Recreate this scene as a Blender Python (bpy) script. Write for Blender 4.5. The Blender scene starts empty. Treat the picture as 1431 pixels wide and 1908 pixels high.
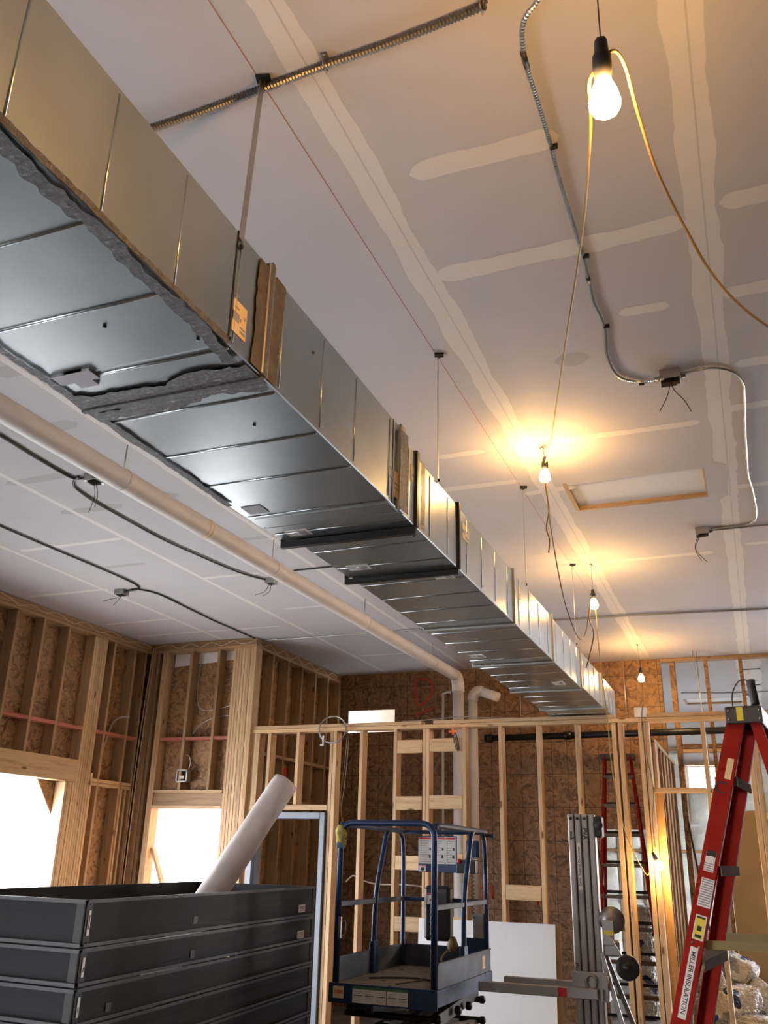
import bpy, bmesh, math, random
from mathutils import Vector, Matrix, noise
random.seed(7)
SC = bpy.context.scene
COL = SC.collection
# ---------------------------------------------------------------- camera
cam_d = bpy.data.cameras.new('camera'); cam = bpy.data.objects.new('camera', cam_d); COL.objects.link(cam)
cam_d.sensor_fit = 'VERTICAL'; cam_d.sensor_height = 36; cam_d.lens = 31.405; cam_d.clip_start = 0.05; cam_d.clip_end = 300
CR = Vector((0.92929959, 0.36860511, 0.02307691)); CU = Vector((0.11321244, -0.34378405, 0.93219926)); CF = Vector((-0.35154688, 0.8636798, 0.36120906))
m = Matrix((CR, CU, -CF)).transposed().to_4x4(); m.translation = (0, 0, 1.8)
cam.matrix_world = m
SC.camera = cam
# ---------------------------------------------------------------- daylight and exposure
W = bpy.data.worlds.new('overcast_sky'); SC.world = W; W.use_nodes = True
bg = W.node_tree.nodes['Background']; bg.inputs[0].default_value = (0.93, 0.94, 1.0, 1); bg.inputs[1].default_value = 30.0
SC.view_settings.view_transform = 'Standard'; SC.view_settings.look = 'None'; SC.view_settings.gamma = 1
SC.view_settings.use_curve_mapping = False; SC.view_settings.exposure = 0.12
SC.cycles.use_denoising = True; SC.cycles.max_bounces = 10; SC.cycles.diffuse_bounces = 6
SC.cycles.sample_clamp_indirect = 12
SC.cycles.blur_glossy = 0.5
BULB = 520.0
def portal(name, loc, sx, sy, d):
    l = bpy.data.lights.new(name, 'AREA'); l.shape = 'RECTANGLE'; l.size = sx; l.size_y = sy; l.energy = 1
    l.cycles.is_portal = True
    o = bpy.data.objects.new(name, l); COL.objects.link(o); o.location = loc
    o.rotation_euler = Vector(d).to_track_quat('-Z', 'Y').to_euler()
portal('daylight_left_window', (-7.3, 6.9, 1.75), 2.7, 1.6, (1, 0, 0))
portal('portal_added_rear_opening', (-7.3, -1.7, 1.4), 3.2, 2.4, (1, 0, 0))  # unseen opening, added to brighten the near ceiling
portal('daylight_small_window', (-6.28, 9.75, 1.2), 1.1, 2.3, (0, -1, 0))
portal('portal_added_far_opening', (2.1, 14.4, 1.6), 1.5, 2.2, (-1, 0, 0))  # unseen opening, added so the far plastic sheeting gets bright
# ---------------------------------------------------------------- materials
def mat(name):
    m = bpy.data.materials.new(name); m.use_nodes = True
    return m, m.node_tree, m.node_tree.nodes['Principled BSDF']
def nd(t, kind, **kw):
    n = t.nodes.new(kind)
    for k, v in kw.items():
        if k == 'op': n.operation = v
        else: setattr(n, k, v)
    return n
def lk(t, a, b): t.links.new(a, b)
def setin(n, i, v):
    n.inputs[i].default_value = v
def ramp(t, fac, stops):
    r = nd(t, 'ShaderNodeValToRGB')
    e = r.color_ramp.elements
    while len(e) < len(stops): e.new(0.5)
    for q, (p, c) in zip(e, stops): q.position = p; q.color = (*c, 1)
    lk(t, fac, r.inputs[0]); return r.outputs[0]
def mapping(t, scale, rot=(0, 0, 0), rnd=False):
    tc = nd(t, 'ShaderNodeTexCoord'); mp = nd(t, 'ShaderNodeMapping')
    mp.inputs['Scale'].default_value = scale; mp.inputs['Rotation'].default_value = rot
    if rnd:
        oi = nd(t, 'ShaderNodeObjectInfo'); mu = nd(t, 'ShaderNodeMath', op='MULTIPLY'); lk(t, oi.outputs['Random'], mu.inputs[0]); setin(mu, 1, 37.0)
        ad = nd(t, 'ShaderNodeVectorMath', op='ADD'); lk(t, tc.outputs['Object'], ad.inputs[0]); lk(t, mu.outputs[0], ad.inputs[1]); lk(t, ad.outputs[0], mp.inputs[0])
    else: lk(t, tc.outputs['Object'], mp.inputs[0])
    return mp.outputs[0]
def noi(t, vec, scale, detail=3, rough=0.5):
    n = nd(t, 'ShaderNodeTexNoise'); lk(t, vec, n.inputs['Vector']); setin(n, 'Scale', scale); setin(n, 'Detail', detail); setin(n, 'Roughness', rough); return n
def bump(t, h, b, strength=0.2, dist=0.01):
    n = nd(t, 'ShaderNodeBump'); setin(n, 'Strength', strength); setin(n, 'Distance', dist); lk(t, h, n.inputs['Height']); lk(t, n.outputs[0], b.inputs['Normal'])
def plain(name, c, r=0.5, metal=0, var=0.06, scale=12, bs=0.05):
    m, t, b = mat(name)
    v = mapping(t, (1, 1, 1)); n = noi(t, v, scale, 4)
    lk(t, ramp(t, n.outputs[0], [(0.3, tuple(x * (1 - var) for x in c)), (0.7, tuple(min(1, x * (1 + var)) for x in c))]), b.inputs['Base Color'])
    setin(b, 'Roughness', r); setin(b, 'Metallic', metal)
    if bs: bump(t, n.outputs[0], b, bs)
    return m
def wood(name, axis, c1, c2, knots=True):
    m, t, b = mat(name)
    s = [14, 14, 14]; s[axis] = 0.9
    v = mapping(t, tuple(s), rnd=True)
    n1 = noi(t, v, 2.2, 5, 0.6); n2 = noi(t, v, 9, 2, 0.5)
    mx = nd(t, 'ShaderNodeMath', op='MULTIPLY_ADD'); lk(t, n2.outputs[0], mx.inputs[0]); setin(mx, 1, 0.35); lk(t, n1.outputs[0], mx.inputs[2])
    col = ramp(t, mx.outputs[0], [(0.45, c2), (0.72, c1), (0.9, tuple(x * 0.86 for x in c1))])
    if knots:
        s2 = [9, 9, 9]; s2[axis] = 3.2
        v2 = mapping(t, tuple(s2), rnd=True); vo = nd(t, 'ShaderNodeTexVoronoi'); lk(t, v2, vo.inputs['Vector']); setin(vo, 'Scale', 0.8)
        kf = ramp(t, vo.outputs['Distance'], [(0.07, (1, 1, 1)), (0.13, (0, 0, 0))])
        mk = nd(t, 'ShaderNodeMixRGB'); lk(t, kf, mk.inputs[0]); lk(t, col, mk.inputs[1]); mk.inputs[2].default_value = (c2[0] * .35, c2[1] * .28, c2[2] * .25, 1); col = mk.outputs[0]
    oi = nd(t, 'ShaderNodeObjectInfo'); hs = nd(t, 'ShaderNodeHueSaturation')
    mr = nd(t, 'ShaderNodeMapRange'); lk(t, oi.outputs['Random'], mr.inputs[0]); setin(mr, 3, 0.8); setin(mr, 4, 1.15); lk(t, mr.outputs[0], hs.inputs['Value'])
    lk(t, col, hs.inputs['Color']); lk(t, hs.outputs[0], b.inputs['Base Color']); setin(b, 'Roughness', 0.62)
    bump(t, n1.outputs[0], b, 0.1, 0.004)
    return m
PINE = ((0.60, 0.41, 0.225), (0.42, 0.25, 0.115)); DARKP = ((0.40, 0.255, 0.13), (0.25, 0.14, 0.065))
WX, WY, WZ = (wood('pine_' + 'xyz'[a], a, *PINE) for a in range(3))
OX, OY, OZ = (wood('darker_pine_' + 'xyz'[a], a, *DARKP) for a in range(3))  # second pine mix, darker in tone than the first
RX, RY = (wood('red_stained_pine_' + 'xy'[a], a, (0.50, 0.16, 0.11), (0.36, 0.10, 0.07), False) for a in range(2))
def osb(name, base, dark, grid=None, ax=1):
    m, t, b = mat(name)
    v = mapping(t, (1, 1, 1)); w = noi(t, v, 5, 2)
    wv = nd(t, 'ShaderNodeVectorMath', op='MULTIPLY_ADD'); lk(t, w.outputs['Color'], wv.inputs[0]); wv.inputs[1].default_value = (.10, .10, .10); lk(t, v, wv.inputs[2])
    mi = None
    for k, an in enumerate((0.25, 0.95, 1.65, 2.5)):
        m1 = nd(t, 'ShaderNodeMapping'); m1.inputs['Rotation'].default_value = (an, 0, 0) if ax == 0 else (0, an, 0); m1.inputs['Location'].default_value = (k * 3.3, k * 1.7, k * 5.1); lk(t, wv.outputs[0], m1.inputs[0])
        mp = nd(t, 'ShaderNodeMapping'); mp.inputs['Scale'].default_value = (1, 36, 9.5) if ax == 0 else (36, 1, 9.5); lk(t, m1.outputs[0], mp.inputs[0])
        vo = nd(t, 'ShaderNodeTexVoronoi'); setin(vo, 'Scale', 1.0); lk(t, mp.outputs[0], vo.inputs['Vector'])
        sp = nd(t, 'ShaderNodeSeparateColor'); lk(t, vo.outputs['Color'], sp.inputs[0])
        if mi is None: mi = sp
        else:
            q = nd(t, 'ShaderNodeMath', op='MAXIMUM'); lk(t, mi.outputs[0], q.inputs[0]); lk(t, sp.outputs[0], q.inputs[1]); mi = q
    fr = nd(t, 'ShaderNodeMath', op='MULTIPLY'); lk(t, mi.outputs[0], fr.inputs[0]); setin(fr, 1, 9.7); f2 = nd(t, 'ShaderNodeMath', op='FRACT'); lk(t, fr.outputs[0], f2.inputs[0]); mi = f2
    mid = tuple((a + c) / 2 for a, c in zip(base, dark))
    col = ramp(t, mi.outputs[0], [(0.0, dark), (0.25, mid), (0.6, base), (1.0, tuple(min(1, x * 1.28) for x in base))])
    if grid:
        tc = nd(t, 'ShaderNodeTexCoord'); sp = nd(t, 'ShaderNodeSeparateXYZ'); lk(t, tc.outputs['Object'], sp.inputs[0])
        cb = nd(t, 'ShaderNodeCombineXYZ'); lk(t, sp.outputs[0], cb.inputs[0]); lk(t, sp.outputs[2], cb.inputs[1])
        br = nd(t, 'ShaderNodeTexBrick', offset=0.0, squash=1.0); lk(t, cb.outputs[0], br.inputs['Vector'])
        setin(br, 'Color1', (1, 1, 1, 1)); setin(br, 'Color2', (1, 1, 1, 1)); setin(br, 'Mortar', (0, 0, 0, 1)); setin(br, 'Scale', 1.0); setin(br, 'Mortar Size', 0.0035); setin(br, 'Brick Width', grid[0]); setin(br, 'Row Height', grid[1])
        ml = nd(t, 'ShaderNodeMixRGB', blend_type='MULTIPLY'); setin(ml, 0, 0.8); lk(t, col, ml.inputs[1]); lk(t, br.outputs['Color'], ml.inputs[2]); col = ml.outputs[0]
    lk(t, col, b.inputs['Base Color']); setin(b, 'Roughness', 0.6)
    bump(t, mi.outputs[0], b, 0.25, 0.003)
    return m
OSB = osb('strand_board', (0.30, 0.165, 0.07), (0.13, 0.065, 0.028), None, 0)
OSBY = osb('strand_board_cross', (0.30, 0.165, 0.07), (0.13, 0.065, 0.028))
OSBG = osb('marked_strand_board', (0.25, 0.13, 0.055), (0.11, 0.055, 0.024), (0.203, 0.41))
def drywall(name, c, r=0.75):
    m, t, b = mat(name)
    v = mapping(t, (1, 1, 1)); n = noi(t, v, 1.3, 5, 0.6); n2 = noi(t, v, 60, 3)
    lk(t, ramp(t, n.outputs[0], [(0.3, tuple(x * 0.95 for x in c)), (0.7, tuple(x * 1.04 for x in c))]), b.inputs['Base Color'])
    setin(b, 'Roughness', r); bump(t, n2.outputs[0], b, 0.04, 0.003); return m
DRY = drywall('drywall_paper', (0.50, 0.485, 0.51)); MUD = drywall('joint_compound', (0.66, 0.63, 0.60), 0.6); MUDT = drywall('thin_joint_compound', (0.505, 0.488, 0.485), 0.7); MUDG = drywall('damp_joint_compound', (0.40, 0.39, 0.395), 0.7)
WDRY = drywall('white_board', (0.72, 0.72, 0.72))
def steel(name, c=(0.60, 0.63, 0.66), r=0.3, sc=14):
    m, t, b = mat(name)
    v = mapping(t, (1, 1, 1)); vo = nd(t, 'ShaderNodeTexVoronoi'); lk(t, v, vo.inputs['Vector']); setin(vo, 'Scale', sc * 4); n = noi(t, v, 2.5, 4, 0.6)
    sp = nd(t, 'ShaderNodeSeparateColor'); lk(t, vo.outputs['Color'], sp.inputs[0])
    a = nd(t, 'ShaderNodeMath', op='MULTIPLY_ADD'); lk(t, sp.outputs[0], a.inputs[0]); setin(a, 1, 0.0); lk(t, n.outputs[0], a.inputs[2])
    lk(t, ramp(t, a.outputs[0], [(0.3, tuple(x * 0.84 for x in c)), (0.9, tuple(min(1, x * 1.1) for x in c))]), b.inputs['Base Color'])
    rr = nd(t, 'ShaderNodeMapRange'); lk(t, a.outputs[0], rr.inputs[0]); setin(rr, 1, .2); setin(rr, 2, .9); setin(b, 'Roughness', max(r, .31))
    setin(b, 'Metallic', 1.0); return m
GALV = steel('galvanized_steel', (0.47, 0.52, 0.54), 0.27); GALVR = steel('dull_galvanized_steel', (0.45, 0.45, 0.44), 0.42)
DARKST = plain('dark_frame_steel', (0.024, 0.025, 0.027), 0.62, 0.0, 0.15, 3); DARKST.node_tree.nodes['Principled BSDF'].inputs['Specular IOR Level'].default_value = 0.18; FLNG = plain('frame_flange_steel', (0.045, 0.047, 0.05), 0.55); FXC = steel('dark_flexible_steel', (0.22, 0.21, 0.20), 0.4); BRKT = plain('dull_bracket_steel', (0.05, 0.05, 0.05), 0.5, 0.6); ALU = steel('brushed_aluminum', (0.38, 0.36, 0.34), 0.42); BLSTEEL = plain('black_steel', (0.012, 0.012, 0.013), 0.35, 0.3)
def mastic():
    m, t, b = mat('duct_mastic')
    v = mapping(t, (3, 34, 3)); n = noi(t, v, 2.0, 6, 0.7); v2 = mapping(t, (1, 1, 1)); n2 = noi(t, v2, 60, 4, .7)
    mu = nd(t, 'ShaderNodeMath', op='MULTIPLY'); lk(t, n.outputs[0], mu.inputs[0]); lk(t, n2.outputs[0], mu.inputs[1])
    lk(t, ramp(t, mu.outputs[0], [(0.16, (0.045, 0.043, 0.045)), (0.33, (0.13, 0.125, 0.13)), (0.42, (0.42, 0.41, 0.42))]), b.inputs['Base Color']); setin(b, 'Roughness', 0.6)
    bump(t, mu.outputs[0], b, 0.8, 0.01); return m
MASTIC = mastic(); MASTB = plain('brown_duct_mastic', (0.10, 0.075, 0.042), 0.45, 0, 0.35, 30, 0.4)
CONC = plain('concrete', (0.15, 0.14, 0.13), 0.8, 0, 0.2, 3, 0.2); GRAVEL = plain('pale_ground', (0.55, 0.55, 0.54), 0.9)
WHT = plain('white_plastic', (0.75, 0.73, 0.71), 0.35, 0, 0.05); PIPEW = plain('white_pipe_jacket', (0.66, 0.62, 0.59), 0.5, 0, 0.06, 5, 0.12)
ROLLW = plain('white_paper_wrap', (0.72, 0.66, 0.62), 0.55, 0, 0.09, 7, 1.0); CABW = plain('cream_cable', (0.62, 0.50, 0.36), 0.5); ROPEM = plain('brown_twine', (0.42, 0.30, 0.20), 0.8)
YEL = plain('yellow_cord', (0.42, 0.28, 0.035), 0.45); BRCORD = plain('tan_cord', (0.19, 0.125, 0.05), 0.5); BLK = plain('black_plastic', (0.015, 0.015, 0.017), 0.45); COP = plain('dark_wire', (0.05, 0.035, 0.03), 0.5)
REDL = plain('red_fiberglass', (0.27, 0.020, 0.013), 0.75, 0, 0.12, 9); STEP = plain('dull_aluminum_step', (0.17, 0.155, 0.14), 0.6, 0.3); BRASS = plain('dusty_brass_steel', (0.22, 0.17, 0.08), 0.5, 0.7)
BLUE = plain('chipped_blue_paint', (0.009, 0.035, 0.10), 0.42, 0.2, 0.3, 8); BLUED = plain('dusty_blue_paint', (0.045, 0.06, 0.085), 0.6, 0.1, 0.4, 6); DUST = plain('dusty_plate', (0.19, 0.15, 0.11), 0.85, 0, 0.35, 14, 0.4)
LABEL = plain('paper_label', (0.70, 0.68, 0.64), 0.5, 0, 0.03); LABT = plain('tan_label', (0.70, 0.52, 0.28), 0.5); LABR = plain('red_print', (0.55, 0.03, 0.03), 0.5); LABG = plain('green_print', (0.05, 0.16, 0.09), 0.5); INK = plain('black_print', (0.02, 0.02, 0.02), 0.5); LABY = plain('yellow_label', (0.70, 0.58, 0.06), 0.5); GREYL = plain('grey_label', (0.26, 0.25, 0.27), 0.5)
KRAFT = plain('kraft_paper', (0.42, 0.31, 0.16), 0.6, 0, 0.08, 2.5, 0.2); DOORST = plain('primed_door_steel', (0.20, 0.23, 0.27), 0.5, 0.1, 0.05); REDSP = plain('red_spray_paint', (0.62, 0.04, 0.025), 0.6); ORG = plain('orange_plastic', (0.75, 0.18, 0.06), 0.5); PINKM = plain('red_chalk', (0.50, 0.18, 0.16), 0.8)
RAGM = plain('yellow_cloth', (0.45, 0.38, 0.10), 0.9, 0, 0.4, 25, 0.4); RAGB = plain('blue_cloth', (0.15, 0.22, 0.33), 0.9, 0, 0.3, 25)
def poly():
    m, t, b = mat('plastic_sheeting')
    v = mapping(t, (1, 1, 1)); n = noi(t, v, 4, 5, 0.6)
    lk(t, ramp(t, n.outputs[0], [(0.3, (0.62, 0.64, 0.58)), (0.7, (0.80, 0.83, 0.78))]), b.inputs['Base Color']); setin(b, 'Roughness', 0.22); bump(t, n.outputs[0], b, 0.7, 0.05); return m
POLY = poly()
def bagm():
    m, t, b = mat('printed_plastic_bag')
    v = mapping(t, (1, 1, 1), rnd=True); n = noi(t, v, 6, 5, 0.65); vo = nd(t, 'ShaderNodeTexVoronoi', distance='CHEBYCHEV'); lk(t, v, vo.inputs['Vector']); setin(vo, 'Scale', 7.0)
    sp = nd(t, 'ShaderNodeSeparateColor'); lk(t, vo.outputs['Color'], sp.inputs[0])
    c = ramp(t, sp.outputs[0], [(0.0, (0.02, 0.045, 0.16)), (0.07, (0.03, 0.05, 0.14)), (0.10, (0.52, 0.50, 0.46)), (0.93, (0.66, 0.64, 0.60)), (0.95, (0.12, 0.12, 0.13))]); 
    for n_, s in ((vo, 0),): pass
    lk(t, c, b.inputs['Base Color']); setin(b, 'Roughness', 0.14); bump(t, n.outputs[0], b, 1.0, 0.12); return m
BAG = bagm()
def emis(name, c, s):
    m, t, b = mat(name); b.inputs['Emission Color'].default_value = (*c, 1); setin(b, 'Emission Strength', s); setin(b, 'Base Color', (1, 1, 1, 1)); return m
GLOW = emis('lit_bulb', (1.0, 0.55, 0.17), BULB)
for q_, s_ in ((STEP, 0), (REDL, .03), (BRKT, .2), (BRASS, .2)): q_.node_tree.nodes['Principled BSDF'].inputs['Specular IOR Level'].default_value = s_; q_.node_tree.nodes['Principled BSDF'].inputs['Metallic'].default_value = 0
# ---------------------------------------------------------------- mesh helpers
class MB:
    def __init__(s): s.v = []; s.f = []; s.mi = []; s.sm = []
    def add(s, vs, fs, mi=0, sm=False):
        o = len(s.v); s.v += [Vector(v) for v in vs]; s.f += [tuple(i + o for i in f) for f in fs]; s.mi += [mi] * len(fs); s.sm += [sm] * len(fs); return s
    def box(s, x0, x1, y0, y1, z0, z1, mi=0, c=0.0):
        if c <= 0:
            vs = [(x, y, z) for x in (x0, x1) for y in (y0, y1) for z in (z0, z1)]
            return s.add(vs, [(0, 1, 3, 2), (4, 6, 7, 5), (0, 4, 5, 1), (2, 3, 7, 6), (0, 2, 6, 4), (1, 5, 7, 3)], mi)
        return s.obox(((x0 + x1) / 2, (y0 + y1) / 2, (z0 + z1) / 2), (1, 0, 0), (0, 1, 0), (0, 0, 1), x1 - x0, y1 - y0, z1 - z0, mi, c)
    def obox(s, ctr, a, b, d, la, lb, ld, mi=0, c=0.0):
        bm = bmesh.new(); bmesh.ops.create_cube(bm, size=1)
        for v in bm.verts: v.co = Vector((v.co.x * la, v.co.y * lb, v.co.z * ld))
        if c > 0: bmesh.ops.bevel(bm, geom=list(bm.edges), offset=min(c, min(la, lb, ld) * .45), segments=1, affect='EDGES')
        a, b, d, ctr = Vector(a).normalized(), Vector(b).normalized(), Vector(d).normalized(), Vector(ctr)
        bm.verts.ensure_lookup_table(); bm.verts.index_update()
        s.add([ctr + a * v.co.x + b * v.co.y + d * v.co.z for v in bm.verts], [tuple(v.index for v in f.verts) for f in bm.faces], mi); bm.free(); return s
    def bar(s, p0, p1, w, t, up=(0, 0, 1), mi=0, c=0.0):
        p0, p1 = Vector(p0), Vector(p1); d = (p1 - p0); L = d.length; d.normalize()
        a = d.cross(Vector(up)); 
        if a.length < 1e-4: a = d.cross(Vector((0, 1, 0)))
        a.normalize(); b = a.cross(d)
        return s.obox((p0 + p1) / 2, a, d, b, w, L, t, mi, c)
    def tube(s, pts, r, n=8, mi=0, caps=True, rf=None):
        pts = [Vector(p) for p in pts]; rings = []; u = None
        for i, p in enumerate(pts):
            d = (pts[min(i + 1, len(pts) - 1)] - pts[max(i - 1, 0)]).normalized()
            if u is None: u = d.orthogonal().normalized()
            u = (u - d * u.dot(d)).normalized(); w = d.cross(u)
            rr = r if rf is None else rf(i)
            rings.append([p + (u * math.cos(k * 2 * math.pi / n) + w * math.sin(k * 2 * math.pi / n)) * rr for k in range(n)])
        vs = [v for g in rings for v in g]; fs = []
        for i in range(len(pts) - 1):
            for k in range(n): fs.append((i * n + k, i * n + (k + 1) % n, (i + 1) * n + (k + 1) % n, (i + 1) * n + k))
        if caps: fs += [tuple(range(n - 1, -1, -1)), tuple((len(pts) - 1) * n + k for k in range(n))]
        return s.add(vs, fs, mi, True)
    def cyl(s, p0, p1, r, n=16, mi=0): return s.tube([p0, p1], r, n, mi)
    def lathe(s, ctr, axis, prof, n=20, mi=0):
        ax = Vector(axis).normalized(); pts = [Vector(ctr) + ax * h for _, h in prof]; u = ax.orthogonal().normalized(); w = ax.cross(u)
        vs = []; fs = []
        for (r, h) in prof:
            for k in range(n): vs.append(Vector(ctr) + ax * h + (u * math.cos(k * 2 * math.pi / n) + w * math.sin(k * 2 * math.pi / n)) * max(r, 1e-4))
        for i in range(len(prof) - 1):
            for k in range(n): fs.append((i * n + k, i * n + (k + 1) % n, (i + 1) * n + (k + 1) % n, (i + 1) * n + k))
        fs += [tuple(range(n - 1, -1, -1)), tuple((len(prof) - 1) * n + k for k in range(n))]
        return s.add(vs, fs, mi, True)
    def prism(s, poly, off, mi=0):
        n = len(poly); off = Vector(off); vs = [Vector(p) for p in poly] + [Vector(p) + off for p in poly]
        return s.add(vs, [tuple(range(n - 1, -1, -1)), tuple(range(n, 2 * n))] + [(k, (k + 1) % n, n + (k + 1) % n, n + k) for k in range(n)], mi)
WLOC = {}
def wl(o): return WLOC.get(o.name, Vector((0, 0, 0))) if o else Vector((0, 0, 0))
def add(name, mb, mats, parent=None, label=None, at=None):
    if not isinstance(mats, (list, tuple)): mats = [mats]
    o0 = wl(parent) if parent else Vector(at or (0, 0, 0))
    me = bpy.data.meshes.new(name); me.from_pydata([v - o0 for v in mb.v], [], mb.f)
    for q in mats: me.materials.append(q)
    for p, i, sm in zip(me.polygons, mb.mi, mb.sm): p.material_index = i; p.use_smooth = sm
    bm = bmesh.new(); bm.from_mesh(me); bmesh.ops.recalc_face_normals(bm, faces=bm.faces); bm.to_mesh(me); bm.free()
    me.update()
    o = bpy.data.objects.new(name, me); COL.objects.link(o)
    if parent: o.parent = parent
    else: o.location = o0
    WLOC[o.name] = o0
    if label: o['label'] = label
    return o
def tag(o, label, cat, group=None, kind=None):
    o['label'] = label; o['category'] = cat
    if group: o['group'] = group
    if kind: o['kind'] = kind
    return o
def thing(name, label, cat, loc, group=None):
    o = bpy.data.objects.new(name, None); COL.objects.link(o); o.location = loc; WLOC[o.name] = Vector(loc); return tag(o, label, cat, group)
def struct(name, mb, mats, parent=None):
    o = add(name, mb, mats, parent)
    if not parent: o['kind'] = 'structure'
    return o
def smooth(pts, k=6):
    P = [Vector(p) for p in pts]; out = []
    for i in range(len(P) - 1):
        a, b, c, d = P[max(i - 1, 0)], P[i], P[i + 1], P[min(i + 2, len(P) - 1)]
        for j in range(k):
            t = j / k; out.append(0.5 * ((2 * b) + (c - a) * t + (2 * a - 5 * b + 4 * c - d) * t * t + (3 * b - a - 3 * c + d) * t ** 3))
    out.append(P[-1]); return out
def resample(pts, step):
    out = [pts[0]]; acc = 0
    for a, b in zip(pts, pts[1:]):
        L = (b - a).length; t = step - acc
        while t <= L: out.append(a.lerp(b, t / L)); t += step
        acc = (acc + L) % step
    out.append(pts[-1]); return out
def text(name, body, size, org, xd, yd, m, parent, thick=0.0004, center=True, bold=0.0):
    cu = bpy.data.curves.new('t', 'FONT'); cu.body = body; cu.size = 1; cu.offset = bold
    if center: cu.align_x = 'CENTER'; cu.align_y = 'CENTER'
    ob = bpy.data.objects.new('t', cu); COL.objects.link(ob); bpy.context.view_layer.update()
    me = bpy.data.meshes.new_from_object(ob.evaluated_get(bpy.context.evaluated_depsgraph_get())); bpy.data.objects.remove(ob)
    xd, yd, org = Vector(xd).normalized(), Vector(yd).normalized(), Vector(org); n = xd.cross(yd)
    mb = MB(); mb.add([org + xd * v.co.x * size + yd * v.co.y * size + n * thick for v in me.vertices], [tuple(p.vertices) for p in me.polygons])
    return add(name, mb, m, parent)
# ================================================================ room shell
C = 4.3
def wob_strip(mb, p0, p1, w, mi, z, seed, amp=0.25, taper=True, step=0.06, off=0.0):
    """ragged band of joint compound lying on the ceiling"""
    p0, p1 = Vector((*p0, 0)), Vector((*p1, 0)); d = (p1 - p0); L = d.length; d.normalize(); n = Vector((-d.y, d.x, 0)); k = max(6, int(L / step)); vs = []; fs = []
    for i in range(k + 1):
        t = i / k; c = p0 + d * L * t
        ww = w / 2
        if taper: e = min(t, 1 - t) * L; ww *= min(1, (e / (w * 0.5)) ** 0.5 if e > 0 else 0.02)
        a = ww * (1 + amp * (noise.noise(Vector((L * t * 3.1, seed * 7.3, 0))) + 0.5 * noise.noise(Vector((L * t * 13, seed * 3.3, 5)))))
        b = ww * (1 + amp * (noise.noise(Vector((L * t * 3.1, seed * 5.1, 9))) + 0.5 * noise.noise(Vector((L * t * 13, seed * 2.1, 3)))))
        vs += [c + n * (a + off), c - n * (b - off)]
    vs = [Vector((v.x, v.y, z)) for v in vs]
    for i in range(k): fs.append((2 * i, 2 * i + 1, 2 * i + 3, 2 * i + 2))
    mb.add(vs, fs, mi)
cl = MB()
H1 = (-1.01, -0.08, 5.86, 6.41); H2 = (-0.90, -0.02, 15.29, 15.82)
X0, X1 = -7.3, 3.4
for a in [(X0, X1, -4.2, H1[2]), (X0, H1[0], H1[2], H1[3]), (H1[1], X1, H1[2], H1[3]), (X0, X1, H1[3], H2[2]), (X0, H2[0], H2[2], H2[3]), (H2[1], X1, H2[2], H2[3]), (X0, X1, H2[3], 17.3)]:
    cl.box(*a, C, C + 0.016, 0)
sd = 0
for i in range(9):
    x = 0.06 + 1.208 * (i - 6); main = abs(x + 1.15) < .1 or abs(x - .06) < .1; sd += 1
    y0, y1 = -4.1, 11.95
    wob_strip(cl, (x, y0), (x + 0.01, y1), 0.24 if main else 0.15, 2, C - .0006, sd, 0.18, False, 0.05)
    wob_strip(cl, (x, y0), (x, y1), 0.13 if main else 0.045, 1, C - .0012, sd + 30, 0.30 if main else .2, False, 0.045)
    if main: wob_strip(cl, (x + .012, y0), (x + .012, y1), 0.007, 2, C - .0016, sd + 60, 0.3, False, 0.06)
rows = [(-.99, -.40, 2.61, .10), (-1.1, .0, 3.27, .11), (-.36, -.12, 3.85, .07), (-1.03, -.66, 4.53, .06), (-.93, -.06, 5.17, .075), (-1.05, -.1, 5.80, .05), (-1.33, -.95, 5.96, .07), (-1.0, -.1, 7.74, .07), (-.97, -.08, 8.35, .06), (-1.1, -.36, 9.03, .06), (-1.1, -.3, 9.95, .06), (-1.0, -.15, 10.6, .06),
        (.02, .35, 5.05, .07), (.15, .6, 4.54, .08), (.13, .7, 3.19, .1), (.1, .6, 3.85, .1), (.1, .7, 6.3, .07), (.15, .8, 7.6, .07), (.1, .6, 8.8, .06), (-1.72, -1.40, 5.16, .07), (-1.9, -1.3, 5.70, .07), (-2.05, -1.6, 6.70, .06), (-2.2, -1.2, 7.35, .06), (-2.2, -1.25, 7.95, .06), (-2.0, -1.3, 8.6, .05), (-2.1, -1.3, 9.2, .05),
        (-5.9, -4.8, 5.86, .06), (-6.95, -5.92, 7.11, .06), (-6.93, -6.0, 8.37, .05), (-6.93, -6.0, 9.0, .05), (-4.8, -4.15, 7.09, .06), (-4.55, -4.05, 8.35, .05), (-5.95, -4.95, 9.02, .05), (-4.7, -3.7, 9.6, .05), (-3.5, -2.5, 9.0, .05), (-3.5, -2.6, 10.2, .05), (-4.7, -3.8, 10.8, .05), (-3.4, -2.5, 7.7, .05)]
for x0, x1, y, w in rows: sd += 1; wob_strip(cl, (x0, y), (x1, y + random.uniform(-.015, .015)), w, 1 if w > .06 or x0 < -4 else 2, C - .0009, sd, .35, step=.02)
for x0, x1, y, w in [(-3.75, -3.2, 3.29, .12), (-4.88, -4.3, 4.58, .10), (-4.07, -3.68, 3.93, .12), (-3.55, -3.1, 3.46, .16), (-3.6, -3.0, 2.8, .12), (-4.9, -4.3, 5.2, .1), (-4.1, -3.75, 5.15, .1), (-.75, -.55, 4.2, .14), (-3.9, -3.5, 6.2, .07), (-5.6, -5.0, 6.5, .06), (-2.95, -2.5, 5.1, .1)]:
    sd += 1; wob_strip(cl, (x0, y), (x1, y), w, 3, C - .001, sd, .3)
sd += 1; wob_strip(cl, (-1.2, 5.83), (.1, 5.80), .16, 2, C - .0011, sd, .2); wob_strip(cl, (0.0, 5.8), (0.0, 6.5), .13, 2, C - .0013, sd + 1, .2)
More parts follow.
